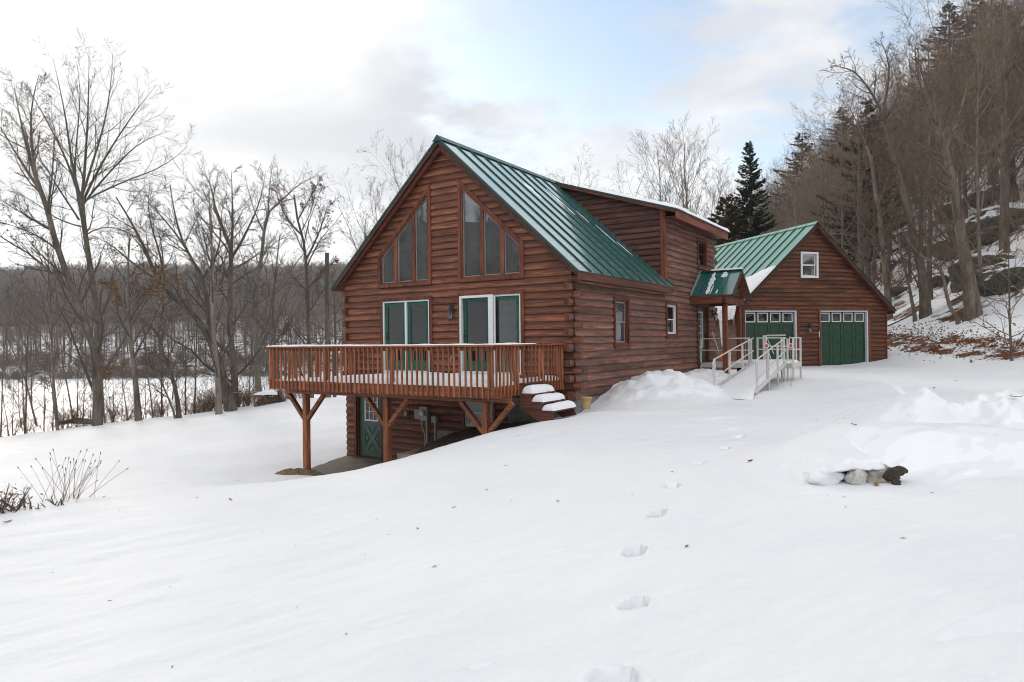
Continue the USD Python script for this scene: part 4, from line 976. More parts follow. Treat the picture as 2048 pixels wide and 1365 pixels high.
lantern(11.35, 1.75, 'black wall lantern beside the porch door', HOUSE, side)

# ------------------------------------------------------------------ entry porch
porch = Thing('entry_porch', 'small gabled porch roof in green metal over the side door', 'porch', frame=HOUSE, base=(.8, 9.95, -.6))
PB, PR, PE, PW, PX = 9.94, 3.29, 2.36, 1.24, 1.56
psl = (PR - PE) / PW
for s in (1, -1):
    n = 4; w = (PX - .06) / n
    for i in range(n):
        x0, x1 = .06 + i * w, .06 + (i + 1) * w
        q = porch.part('roof_panel', roof_sheet((x0 + .0015, PB - s * PW, PE), (x1 - .0015, PB - s * PW, PE), (x1 - .0015, PB, PR), (x0 + .0015, PB, PR), .014), roof_metal)
        nm = np.array([0, -s * psl, 1.0]); nm /= np.linalg.norm(nm)
        porch.part('seam', bar(np.array([x1 - .02, PB - s * PW, PE]) + nm * .012, np.array([x1 - .02, PB, PR]) + nm * .012, .022, .024, up=nm), roof_seam, under=q)
    porch.part('soffit', roof_sheet((.06, PB - s * (PW - .02), PE - .012), (PX - .03, PB - s * (PW - .02), PE - .012), (PX - .03, PB, PR - .03), (.06, PB, PR - .03), .05), trim_x)
    porch.part('rake_board', bar((PX - .012, PB - s * (PW + .01), PE - .06), (PX - .012, PB - s * .02, PR - .06), .026, .14, up=(0, 0, 1)), rake_dark)
    porch.part('eave_beam', cbox(.06, PX - .25, PB - s * (PW - .12) - .06, PB - s * (PW - .12) + .06, PE - .28, PE - .06), trim_x)
    porch.part('flashing', bar((.07, PB - s * PW, PE + .03), (.07, PB, PR + .05), .02, .09, up=(0, 0, 1)), galvanised)
porch.part('ridge_cap', bar((.06, PB, PR + .02), (PX + .01, PB, PR + .02), .16, .03), roof_seam)
pg = sg.Polygon([(PB - PW + .12, PE - .10), (PB + PW - .12, PE - .10), (PB, PR - .14)])
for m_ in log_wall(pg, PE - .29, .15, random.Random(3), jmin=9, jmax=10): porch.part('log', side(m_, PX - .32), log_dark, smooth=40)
porch.part('gable_board', side(slab2d(pg, .004, .06), PX - .32), trim_x)
porch.part('cross_beam', cbox(PX - .40, PX - .26, PB - PW + .06, PB + PW - .06, PE - .28, PE - .10), trim_x)
for y in (PB - PW + .52, PB + PW - .12):
    zg = float(ground(*HW(1.13, y))) - .3
    porch.part('post', cbox(1.13 - .08, 1.13 + .08, y - .08, y + .08, zg, PE - .29, .008), trim_z)
snow_blanket('porch_snow', .45, PX + .02, PB - .10, PB + .10, PR + .03, .055, 'ridge of snow on the porch roof', HOUSE, n=(40, 9), seed=31, edge=.09, rough=.5)

def roof_patch(cx, cy, L, W, place, seed, label):
    """A thin streak of snow left on a roof; place(u, v) gives the roof point, u across and v down the slope."""
    n, k = 14, 30; u = np.linspace(-1, 1, n); v = np.linspace(-1, 1, k); U, V = np.meshgrid(u, v)
    ed = .25 + 1.5 * meshkit.fbm(np.stack([U * 0 + seed, V * 2.6, 0 * U], -1), 3, seed); en = np.sqrt(np.clip(1 - V ** 2, 0, 1))
    cc = .8 * (meshkit.fbm(np.stack([V * 1.4 + seed * 3, 0 * U, 0 * U], -1), 3, seed + 5) - .5)
    uu = cx + (U * ed * en + cc) * W / 2; vv = cy + V * L / 2
    P0 = place(uu, vv, .003 + .010 * np.sqrt(np.clip(1 - U ** 2, 0, 1)) * en)
    q = np.arange(U.size).reshape(U.shape); A, B, C_, D_ = q[:-1, :-1].ravel(), q[:-1, 1:].ravel(), q[1:, 1:].ravel(), q[1:, :-1].ravel()
    single('snow_streak', (P0.reshape(-1, 3), np.vstack([np.stack([A, B, C_], 1), np.stack([A, C_, D_], 1)])), snow_lump, label, 'snow', frame=HOUSE, kind='stuff', smooth=True)
pl = lambda u, v, h: np.stack([u, PB - v, PR - psl * v + h], -1)
roof_patch(.62, .62, 1.15, .20, pl, 2, 'long streak of snow down the porch roof')
roof_patch(1.0, .20, .30, .18, pl, 3, 'small patch of snow near the porch ridge')
roof_patch(.95, 1.08, .22, .05, pl, 5, 'thin trace of snow at the porch eave')
roof_patch(.75, .95, .5, .04, pl, 6, 'thin trace of snow beside the long streak')
ph = lambda u, v, h: np.stack([-HWID / 2 + v, u, RIDGE - SLOPE * v + h], -1)
roof_patch(4.35, 1.25, 1.1, .30, ph, 7, 'largest patch of snow on the main roof below the ridge')
roof_patch(2.75, 1.15, .7, .28, ph, 8, 'faint patch of snow higher on the main roof')
roof_patch(5.3, 2.4, .8, .05, ph, 9, 'thin streak of snow low on the main roof')
roof_patch(5.6, 2.9, .6, .05, ph, 10, 'lowest thin streak of snow on the main roof')
roof_patch(4.9, 1.75, .5, .05, ph, 12, 'thin streak of snow in the middle of the main roof')
# snow on the dormer roof
L_ = math.hypot(HWID / 2 + DORM_EAVE_A, RIDGE - DORM_EAVE_Z)
snow_blanket('dormer_snow', -2.6, DORM_EAVE_A + .06, DORM_B - .2, HLEN + .3, dorm_z(-2.6) + .006, .11, 'layer of snow on the dormer roof', HOUSE, n=(40, 70), seed=44, edge=.10, rough=.30, tilt=(-DSL, 0))

# ------------------------------------------------------------------ the ramp
ramp = Thing('wheelchair_ramp', 'white aluminium wheelchair ramp with handrails up to the porch', 'ramp', frame=HOUSE, base=(2.6, 7.2, -.65))
def pipe(pts, r=.02, n=8): return tubes([pts], [[r] * len(pts)], n, True)
PZ = -.03
def rz(b): return np.interp(b, [4.3, 10.0], [-.62, PZ])
def rl(b): return np.interp(b, [4.4, 10.0], [2.12, 1.90])
def rr_(b): return np.interp(b, [4.4, 10.0], [3.30, 2.98])
deckv = []
for b in np.linspace(4.3, 10.0, 12): deckv += [(rl(b) + .03, b, rz(b)), (rr_(b) - .03, b, rz(b))]
dv = np.array(deckv); dv2 = np.vstack([dv, dv - [0, 0, .04]]); f = []
for i in range(11): a0 = 2 * i; f += [(a0, a0 + 1, a0 + 3), (a0, a0 + 3, a0 + 2), (a0 + 24, a0 + 27, a0 + 25), (a0 + 24, a0 + 26, a0 + 27)]
ramp.part('ramp_deck', (dv2, np.array(f)), aluminium)
for fn in (rl, rr_):
    s = 1 if fn is rr_ else -1
    ramp.part('side_channel', bar((fn(4.3), 4.3, rz(4.3) - .0), (fn(10.0), 10.0, PZ), .035, .13), aluminium)
    top = [(fn(4.55), 4.55, rz(4.55) + .30), (fn(4.42), 4.42, rz(4.42) + .38), (fn(4.36), 4.36, rz(4.36) + .58), (fn(4.40), 4.40, rz(4.40) + .77), (fn(4.55), 4.55, rz(4.55) + .85)]
    ramp.part('handrail', pipe(top + [(fn(7.2), 7.2, rz(7.2) + .88), (fn(10.0), 10.0, PZ + .88)]), aluminium)
    ramp.part('mid_rail', pipe([(fn(4.55), 4.55, rz(4.55) + .30), (fn(7.2), 7.2, rz(7.2) + .40), (fn(10.0), 10.0, PZ + .44)]), aluminium)
    for b in (4.55, 6.4, 8.2, 9.6):
        zg = float(ground(*HW(fn(b), b))) - .1
        ramp.part('rail_post', cbox(fn(b) - .03, fn(b) + .03, b - .025, b + .025, min(zg, rz(b) - .05), rz(b) + .86, .006), aluminium)
for x0, x1, y0, y1 in ((.12, 3.22, 10.04, 11.5), (.12, 1.86, 9.58, 10.03)):
    ramp.part('platform', cbox(x0, x1, y0, y1, PZ - .16, PZ, .01), aluminium)
plist = [((.14, 9.6), (1.86, 9.6)), ((3.20, 10.1), (3.20, 11.45)), ((1.7, 11.45), (3.20, 11.45))]
for p, q in plist:
    for z in (.88, .46): ramp.part('platform_rail', pipe([(*p, PZ + z), (*q, PZ + z)], .02), aluminium)
for x, y in ((.14, 9.6), (1.0, 9.6), (1.84, 9.6), (3.20, 10.1), (3.20, 11.45), (2.55, 11.45), (1.7, 11.45), (3.02, 10.08)):
    ramp.part('platform_post', cbox(x - .03, x + .03, y - .03, y + .03, float(ground(*HW(x, y))) - .1, PZ + .90, .006), aluminium)
gate = Thing('ramp_gate', 'open aluminium gate frame standing on the ramp platform', 'gate', frame=HOUSE, base=(2.4, 10.9, PZ))
gate.part('gate_post', cbox(2.02, 2.09, 10.85, 10.92, PZ, PZ + .98, .006), aluminium)
gate.part('gate_post', cbox(2.10, 2.16, 10.85, 10.91, PZ, PZ + .98, .006), aluminium)
for z in (.97, .58): gate.part('gate_rail', pipe([(2.16, 10.88, PZ + z), (2.95, 10.78, PZ + z)], .024), aluminium)
gate.part('gate_end', pipe([(2.95, 10.78, PZ + .60), (2.95, 10.78, PZ + .93)], .022), aluminium)
gate.part('stay', pipe([(2.16, 10.88, PZ + .9), (2.40, 10.86, PZ + .30)], .014), aluminium)
gate.part('stay', pipe([(2.16, 10.88, PZ + .52), (2.34, 10.86, PZ + .03)], .014), aluminium)
gate.part('lock_box', cbox(2.99, 3.09, 10.02, 10.10, PZ + .86, PZ + 1.05, .01), black_metal)
# snow on ramp and platform
n1, n2 = 60, 22; bb = np.linspace(3.2, 10.0, n1); uu = np.linspace(0, 1, n2); B_, U_ = np.meshgrid(bb, uu)
A_ = np.interp(B_, [3.2, 4.4, 10], [1.9, 2.15, 1.93]) * (1 - U_) + np.interp(B_, [3.2, 4.4, 10], [3.5, 3.27, 2.95]) * U_
Z_ = np.interp(B_, [3.2, 3.6, 4.3, 10.0], [float(ground(*HW(2.75, 3.2))) - .05, float(ground(*HW(2.75, 3.6))) + .02, -.55, PZ + .06]) + .03 * (meshkit.fbm(np.stack([A_ * 3, B_ * 3, 0 * A_], -1), 4, 3) - .5) - .05 * np.abs(2 * U_ - 1) ** 6
q = np.arange(A_.size).reshape(A_.shape); a4, b4, c4, d4 = q[:-1, :-1].ravel(), q[:-1, 1:].ravel(), q[1:, 1:].ravel(), q[1:, :-1].ravel()
single('ramp_snow', (np.stack([A_, B_, Z_], -1).reshape(-1, 3), np.vstack([np.stack([a4, b4, c4], 1), np.stack([a4, c4, d4], 1)])), snow_lump, 'sheet of snow covering the ramp slope', 'snow', frame=HOUSE, kind='stuff', smooth=True)
snow_blanket('platform_snow', 1.2, 3.16, 10.0, 11.4, PZ, .09, 'snow lying on the ramp platform', HOUSE, n=(40, 26), seed=61, edge=.15)
for k, (a_, b_, zt, lab) in enumerate(((3.16, 6.3, .62, 'left red reflector disc on a thin stake by the ramp rail'), (3.52, 8.0, .60, 'right red reflector disc on a thin stake by the ramp rail'))):
    t = Thing('driveway_marker', lab, 'marker', frame=HOUSE, base=(a_, b_, -.7))
    d = np.array([.5, -.86, 0])
    t.part('stake', pipe([(a_, b_, -.9), (a_, b_, zt - .05)], .009, 6), stone_tan)
    t.part('rim', tubes([[np.array([a_, b_, zt]) - d * .008, np.array([a_, b_, zt]) + d * .004]], [[.075, .075]], 18, True), white_paint)
    t.part('reflector', tubes([[np.array([a_, b_, zt]) + d * .005, np.array([a_, b_, zt]) + d * .014]], [[.052, .048]], 18, True), red_plastic)
sh = Thing('snow_shovel', 'orange bladed snow shovel with pale shaft leaning by the porch door', 'shovel', frame=HOUSE, base=(.3, 10.95, PZ))
sh.part('shaft', pipe([(.42, 10.95, PZ + .30), (.16, 10.95, PZ + 1.15)], .017), white_paint)
sh.part('grip', pipe([(.16, 10.88, PZ + 1.16), (.16, 11.02, PZ + 1.16)], .016), orange_plastic)
an = np.linspace(-.5, .5, 9); bl = np.vstack([np.stack([.44 + .10 * np.cos(an * 2), 10.95 + an * .5, np.full(9, PZ + .36)], 1), np.stack([.52 + .10 * np.cos(an * 2), 10.95 + an * .56, np.full(9, PZ + .005)], 1)])
sh.part('blade', trimesh.Trimesh(*[np.vstack([bl, bl - [.012, 0, 0]]), np.array([x for i in range(8) for x in ((i, i + 1, 10 + i), (i, 10 + i, 9 + i), (18 + i, 28 + i, 19 + i), (18 + i, 27 + i, 28 + i))])], process=False), orange_plastic)
tub = Thing('salt_tub', 'low orange plastic tub beside the snow shovel', 'tub', frame=HOUSE, base=(.55, 11.35, PZ))
tub.part('body', tubes([[(.55, 11.3, PZ), (.55, 11.3, PZ + .30)]], [[.17, .21]], 16, True), orange_plastic); tub.part('rim', tubes([[(.55, 11.3, PZ + .28), (.55, 11.3, PZ + .31)]], [[.225, .225]], 16, True), orange_plastic)
t = Thing('flower_pot', 'small yellowish clay pot at the foot of the house corner', 'pot', frame=HOUSE, base=(.55, -.42, -.7))
t.part('pot_body', tubes([[(.55, -.42, -.78), (.55, -.42, -.52)]], [[.085, .12]], 14, True), pot_mat); t.part('pot_rim', tubes([[(.55, -.42, -.535), (.55, -.42, -.49)]], [[.135, .135]], 14, True), pot_mat)

# ------------------------------------------------------------------ the garage
gar = Thing('garage', 'two door garage in brown log siding with green metal roof', 'garage', frame=GARAGE, base=(-3.97, 4, GZ))
GW, GD, GRZ, GEZ, GEA = 7.94, 8.0, 6.02, 2.10, .33
GSL = (GRZ - GEZ) / (GW / 2 + GEA)
def g_roof(x): return GRZ - GSL * abs(x + GW / 2)
gdoors = [sg.box(-7.62, GZ - .1, -4.93, 2.06), sg.box(-3.66, GZ - .1, -1.02, 2.06)]
gwin = sg.box(-4.62, 3.62, -3.85, 4.62)
gfront = sg.Polygon([(-GW, GZ - .15), (0, GZ - .15), (0, g_roof(0) - .1), (-GW / 2, GRZ - .1), (-GW, g_roof(-GW) - .1)])
cut = gfront
for d_ in gdoors: cut = cut.difference(d_.buffer(.10, join_style=2))
cut = cut.difference(gwin.buffer(.06, join_style=2))
for m_ in log_wall(cut, GZ - .1, .19, random.Random(9), jmin=2.4, jmax=4.8): gar.part('log', m_, log_garage, smooth=40)
gs = gfront
for d_ in gdoors + [gwin]: gs = gs.difference(d_)
gar.part('wall', slab2d(gs, .004, .15), trim_x)
gar.part('wall', box(-.02, -.15, .155, GD, GZ - .3, g_roof(0) - .12), log_garage); gar.part('wall', box(-GW + .02, -GW + .15, .155, GD, GZ - .3, g_roof(0) - .12), log_garage)
gar.part('wall', slab2d(sg.Polygon([(-GW, GZ - .2), (0, GZ - .2), (0, g_roof(0) - .12), (-GW / 2, GRZ - .12), (-GW, g_roof(-GW) - .12)]), GD, GD + .1), log_garage)
gar.part('floor', box(-GW + .15, -.15, .15, GD, GZ - .1, GZ + .02), concrete)
gar.part('corner_board', cbox(-.02, .05, -.07, .03, GZ - .2, g_roof(0) - .14), trim_z)
def gpanels(xl, zl, s):
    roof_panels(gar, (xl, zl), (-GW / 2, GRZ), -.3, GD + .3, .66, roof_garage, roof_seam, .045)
    gar.part('soffit', under(xl, zl, -GW / 2, GRZ, -.28, GD + .28, .07, .02), trim_x)
    gar.part('rake_board', under(xl, zl, -GW / 2, GRZ, -.305, -.28, .16, .014), rake_dark)
    gar.part('drip_edge', under(xl, zl, -GW / 2, GRZ, -.318, -.296, .035, -.008), rake_dark)
    gar.part('fascia_board', cbox(xl - s * .05, xl - s * .02, -.28, GD + .28, zl - .18, zl - .015), trim_x)
gpanels(GEA, GEZ, 1); gpanels(-GW - GEA, GEZ, -1)
for s in (1, -1): gar.part('ridge_cap', roof_sheet((-GW / 2 + s * .15, -.32, g_roof(-GW / 2 + .15) + .05), (-GW / 2 + s * .15, GD + .3, g_roof(-GW / 2 + .15) + .05), (-GW / 2, GD + .3, GRZ + .055), (-GW / 2, -.32, GRZ + .055), .01), roof_garage)
for di, d_ in enumerate(gdoors):
    x0, z0, x1, z1 = d_.bounds
    w = gar.node('garage_door')
    gar.part('casing', slab2d(sg.box(x0 - .13, z0, x1 + .13, z1 + .11).difference(sg.box(x0 - .01, z0, x1 + .01, z1 + .01)), -.072, -.002), trim_z, under=w)
    gar.part('jamb', slab2d(sg.box(x0 - .01, z0, x1 + .01, z1 + .01).difference(sg.box(x0 + .03, z0, x1 - .06, z1 - .05)), -.03, .16), white_paint, under=w)
    zt, zb = z1 - .05, GZ + .01; nsec = 5; h = (zt - zb) / nsec; wd = (x1 - .06 - x0 - .03) / 4
    for r in range(nsec):
        q0, q1 = zb + r * h, zb + (r + 1) * h - .008; L = sg.box(x0 + .032, q0, x1 - .062, q1)
        cells = [sg.box(x0 + .03 + c * wd + .07, q0 + .055, x0 + .03 + (c + 1) * wd - .07, q1 - .055) for c in range(4)]
        if r == nsec - 1:
            cells = [sg.box(x0 + .03 + c * wd + .06, q0 + .03, x0 + .03 + (c + 1) * wd - .06, q1 - .03) for c in range(4)]
            P_ = L
            for c in cells: P_ = P_.difference(c)
            gar.part('door_section', slab2d(P_, .10, .14), garage_green, under=w)
            for c in cells:
                gar.part('window_frame', ring(c, .042, .085, .13), white_paint, under=w); gar.part('pane', slab2d(c.buffer(-.04, join_style=2), .11, .114), door_glass, under=w)
        else:
            P_ = L
            for c in cells: P_ = P_.difference(c)
            gar.part('door_section', slab2d(P_, .10, .14), garage_green, under=w)
            for c in cells: gar.part('door_panel', slab2d(c.buffer(-.035, join_style=2), .106, .13), garage_green, under=w); gar.part('panel_recess', slab2d(c, .122, .138), garage_green, under=w)
sash = gar.node('window')
gar.part('casing', casing(gwin, .085, -.085, -.0), white_paint, under=sash)
for q0, q1, y in ((3.63, 4.135, .03), (4.11, 4.61, .01)):
    S = sg.box(-4.61, q0, -3.86, q1); gar.part('sash', ring(S, .045, y, y + .026), white_paint, under=sash); gar.part('pane', slab2d(S.buffer(-.043, join_style=2), y + .01, y + .014), pane_glass, under=sash)
lantern(-4.28, 1.28, 'black wall lantern between the two garage doors', GARAGE, ident)
t = single('door_sensor', cbox(-3.80, -3.755, -.10, -.08, .86, 1.12, .006), white_paint, 'small white strip on the casing left of the right garage door', 'sensor', frame=GARAGE)
# snow at the lower left of the garage roof, hanging over the eave
xs_ = np.linspace(0, 1, 60); ys_ = np.linspace(0, 1, 50); U, V = np.meshgrid(xs_, ys_)      # U down the slope, V back along the eave
y0, y1 = -.32, 6.0
top_edge = .64 + .05 * (meshkit.fbm(np.stack([V * 9, 0 * V, 0 * V], -1), 4, 5) - .5) - .12 * sstep(.25, 0, V)
run = GW / 2 + GEA
Uq = top_edge + (1.045 - top_edge) * U
xg = -GW / 2 - run * Uq; zg_ = GRZ - GSL * run * Uq
hang = np.clip((Uq - 1.0) / .045, 0, 1)
hgt = .16 * np.sqrt(np.clip(1 - (1 - np.clip(U / .10, 0, 1)) ** 2, 0, 1)) * (.8 + .4 * meshkit.fbm(np.stack([U * 6, V * 12, 0 * U], -1), 3, 8))
yy_ = y0 + (y1 - y0) * V
topv = np.stack([xg, yy_, zg_ + hgt - .5 * hang ** 2 * .55 * meshkit.noise(np.stack([V * 10, 0 * V, 0 * V], -1), 2)], -1).reshape(-1, 3)
botv = np.stack([xg, yy_, zg_ + .006 - .5 * hang ** 2 * .9 * meshkit.noise(np.stack([V * 10, 0 * V, 0 * V], -1), 2)], -1).reshape(-1, 3)
k = np.arange(U.size).reshape(U.shape); A, B, C2, D2_ = k[:-1, :-1].ravel(), k[:-1, 1:].ravel(), k[1:, 1:].ravel(), k[1:, :-1].ravel()
f = np.vstack([np.stack([A, B, C2], 1), np.stack([A, C2, D2_], 1)]); N = U.size
rim = np.concatenate([k[0, :], k[1:, -1], k[-1, -2::-1], k[-2:0:-1, 0]]); r2 = np.roll(rim, -1)
single('garage_roof_snow', (np.vstack([topv, botv]), np.vstack([f, f + N, np.stack([rim, rim + N, r2 + N], 1), np.stack([rim, r2 + N, r2], 1)])), snow_lump, 'slab of snow sliding off the lower left garage roof', 'snow', frame=GARAGE, kind='stuff', smooth=50)
# the curl of snow and the long icicle that hang from the eave
def blob(c, r, seed, amp=.25, squash=(1, 1, 1), sub=3):
    m_ = trimesh.creation.icosphere(subdivisions=sub, radius=1.0); v = np.array(m_.vertices)
    v = v * (1 + amp * 2 * (meshkit.fbm(v * 1.6 + seed, 4, seed) - .5))[:, None]
    return v * np.array(squash) * r + np.array(c), np.array(m_.faces)
for k, (y, ln, r0) in enumerate(((-.25, .5, .11), (.55, 1.7, .17), (1.2, 1.0, .13), (2.1, .6, .12))):
    zs = np.linspace(0, 1, 12); x = -GW - GEA - .08
    pts = np.stack([x + .06 * np.sin(zs * 5 + k), y + .05 * np.sin(zs * 4 + 2 * k), GEZ + .05 - ln * zs], 1); rad_ = r0 * (1 - zs) ** .8 * (.8 + .4 * meshkit.noise(np.stack([zs * 6, zs * 0 + k, zs * 0], -1), 3)) + .008
    single('hanging_snow', tubes([pts], [rad_], 12, True), snow_lump, ('short curl of snow at the front corner of the garage eave', 'long tongue of ice hanging between the porch posts', 'middle tongue of snow hanging from the garage eave', 'furthest back tongue of snow hanging from the garage eave')[k], 'icicle', frame=GARAGE, smooth=True)
for k, y in enumerate((-.22, .3, .9)):
    single('icicle', tubes([[(-GW - GEA - .02, y, GEZ - .3), (-GW - GEA - .02, y, GEZ - .75)]], [[.02, .003]], 7, True), icicle_mat, ('thin icicle under the curl of snow at the garage corner', 'thin icicle just behind the garage corner', 'thin icicle further back along the garage eave')[k], 'icicle', frame=GARAGE)
#GARAGE_END

# ------------------------------------------------------------------ trees
def unit(v): return v / np.maximum(np.linalg.norm(v, axis=-1, keepdims=True), 1e-9)
def resample(pts, n):
    pts = np.asarray(pts, float); k = np.concatenate([[0], np.cumsum(np.linalg.norm(np.diff(pts, axis=0), axis=1))]); k /= k[-1]
    from scipy.interpolate import PchipInterpolator
    return PchipInterpolator(k, pts)(np.linspace(0, 1, n))

def sprout(P, R, K, t0, t1, ratio, ang, up, npts, jit, rg, taper=.55, rmin=.006, rscale=.50, absolute=None):
    """K shoots on every polyline of P (M, n, 3): returns their polylines and radii."""
    Mn, n, _ = P.shape
    t = t0 + (t1 - t0) * (np.arange(K)[None] + rg.random((Mn, K))) / K
    i = np.minimum((t * (n - 1)).astype(int), n - 2); fr = (t * (n - 1) - i)[..., None]
    rows = np.arange(Mn)[:, None]
    a, b = P[rows, i], P[rows, i + 1]
    pos = a * (1 - fr) + b * fr; T = unit(b - a); r = R[rows, i] * (1 - fr[..., 0]) + R[rows, i + 1] * fr[..., 0]
    L = np.linalg.norm(np.diff(P, axis=1), axis=2).sum(1)[:, None]
    if absolute: L = np.full_like(L, absolute)
    ref = np.where(np.abs(T[..., 2:3]) > .95, np.array([1.0, 0, 0]), np.array([0, 0, 1.0])); A = unit(np.cross(T, ref)); B = np.cross(T, A)
    phi = np.arange(K)[None] * 2.399 + rg.random((Mn, 1)) * 6.28 + rg.normal(0, .5, (Mn, K))
    th = np.radians(ang) * (1 + rg.normal(0, .22, (Mn, K)))
    d = np.cos(th)[..., None] * T + np.sin(th)[..., None] * (np.cos(phi)[..., None] * A + np.sin(phi)[..., None] * B)
    ln = L * ratio * (1 - taper * t) * (.65 + .7 * rg.random((Mn, K)))
    st = (ln / (npts - 1))[..., None]
    out = [pos]
    for k in range(npts - 1):
        out.append(out[-1] + d * st); d = unit(d + np.array([0, 0, up]) + rg.normal(0, jit, d.shape))
    Q = np.stack(out, 2).reshape(Mn * K, npts, 3)
    r0 = np.maximum(np.minimum(r * rscale, .015 * ln + .006), rmin).reshape(-1, 1)
    return Q, np.maximum(r0 * np.linspace(1, .25, npts)[None], rmin * .6)

SPECS = {   # shoots per level: (K, t0, t1, ratio, angle, up, points, jitter)
    'maple': [(12, .30, .98, .62, 40, .10, 7, .10), (8, .15, .97, .52, 40, .10, 5, .12), (6, .12, .97, .48, 38, .06, 4, .14), (5, .1, .97, .46, 36, .04, 3, .15)],
    'spread': [(10, .32, .98, .70, 56, .07, 7, .16), (8, .2, .97, .52, 44, .08, 5, .17), (6, .12, .97, .50, 42, .05, 4, .2), (5, .1, .97, .46, 40, .02, 3, .2)],
    'narrow': [(14, .28, .97, .42, 32, .14, 6, .08), (7, .15, .97, .50, 34, .12, 5, .10), (6, .12, .97, .50, 32, .08, 4, .10), (5, .1, .97, .5, 30, .05, 3, .12)],
    'hill': [(13, .25, .98, .46, 42, .12, 6, .13), (7, .15, .97, .52, 40, .10, 5, .15), (5, .12, .97, .52, 38, .06, 4, .16), (4, .1, .97, .5, 38, .03, 3, .18)],
}
def grow_tree(P, R, spec, seed, rmin=.007):
    """Levels of polylines from main stems P, R."""
    rg = np.random.default_rng(seed); lv = [(P, R)]
    for k, s in enumerate(spec):
        P, R = sprout(P, R, *s, rg, rmin=rmin * (1.25 if k < 2 else 1)); lv.append((P, R))
    return lv
def tree_meshes(lv, trunk_levels=1, sides=(10, 6, 4, 3, 3)):
    tr = join([tubes(p, r, sides[k], cap=(k == 0)) for k, (p, r) in enumerate(lv[:trunk_levels])])
    cr = join([tubes(p, r, sides[min(k + trunk_levels, 4)]) for k, (p, r) in enumerate(lv[trunk_levels:])])
    return tr, cr
def leaves_on(P, rg, count, size):
    """Small curled leaves hanging near the ends of shoots."""
    i = rg.integers(0, len(P), count); c = P[i, -1] * .6 + P[i, 1] * .4 + rg.normal(0, .05, (count, 3)); c[:, 2] -= size * .5
    a = unit(rg.normal(0, 1, (count, 3)) * [1, 1, .5]); b = unit(np.cross(a, rg.normal(0, 1, (count, 3)))); s = size * (.6 + .8 * rg.random((count, 1)))
    v = np.stack([c - a * s * .5, c + b * s * .32, c + a * s * .5, c - b * s * .32], 1).reshape(-1, 3); o = np.arange(count)[:, None] * 4
    return v, np.vstack([o + [0, 1, 2], o + [0, 2, 3]])

def straight_stem(h, r, seed, lean=(0, 0), wig=.02, n=10):
    rg = np.random.default_rng(seed); z = np.linspace(-.4, h, n)
    w = np.cumsum(rg.normal(0, wig * h / n * 2.0, (n, 2)), 0); w -= w[0]
    p = np.stack([w[:, 0] + lean[0] * z, w[:, 1] + lean[1] * z, z], 1)
    rad_ = r * np.concatenate([[1.35], np.linspace(1.0, .10, n - 1) ** .85])
    return p[None], rad_[None]

class Proto:
    """The first tree of its kind carries the meshes; every other one is an instanceable Xform that refers to it."""
    def __init__(self, parts): self.parts = parts; self.first = None
    def put(self, name, x, y, rot, sc, label, cat='tree', group=None, z=None, sink=0.0):
        z = (float(ground(x, y)) if z is None else z) - sink
        p = numbered('/World', name); X = UsdGeom.Xform.Define(stage, p)
        X.AddTranslateOp().Set(Gf.Vec3d(float(x), float(y), float(z))); X.AddRotateZOp().Set(float(rot)); X.AddScaleOp().Set(Gf.Vec3f(*(sc if hasattr(sc, '__len__') else (sc, sc, sc))))
        tag(X, label, cat, group)
        if self.first is None:
            self.first = p
            for nm, m_, mat, smo in self.parts:
                v, f, n = meshkit.arrays(m_, smo); q = usdkit.mesh(stage, numbered(p, nm), (v, f), mat)
                if n is not None: q.CreateNormalsAttr(Vt.Vec3fArray.FromNumpy(n.astype(np.float32))); q.SetNormalsInterpolation('vertex')
        else:
            X.GetPrim().GetReferences().AddInternalReference(self.first); X.GetPrim().SetInstanceable(True)
        return X

def bare(kind, h, r, seed, bk, tw, leaves=0, stems=1, rmin=.007, lean=.0):
    spec = SPECS[kind]; lvs = []
    ps = [straight_stem(h * (1 - .12 * s), r * (1 - .18 * s), seed + 31 * s, (lean + (.10 * math.cos(s * 2.4) if stems > 1 else 0), .10 * math.sin(s * 2.4) if stems > 1 else 0)) for s in range(stems)]
    lv = grow_tree(np.concatenate([p for p, _ in ps]), np.concatenate([q for _, q in ps]), spec, seed, rmin)
    tr, cr = tree_meshes(lv, 2)
    parts = [('trunk', tr, bk, True), ('crown', cr, tw, False)]
    if leaves: parts.append(('leaves', leaves_on(lv[-1][0], np.random.default_rng(seed + 5), leaves, .11), leaf_held, False))
    return Proto(parts)

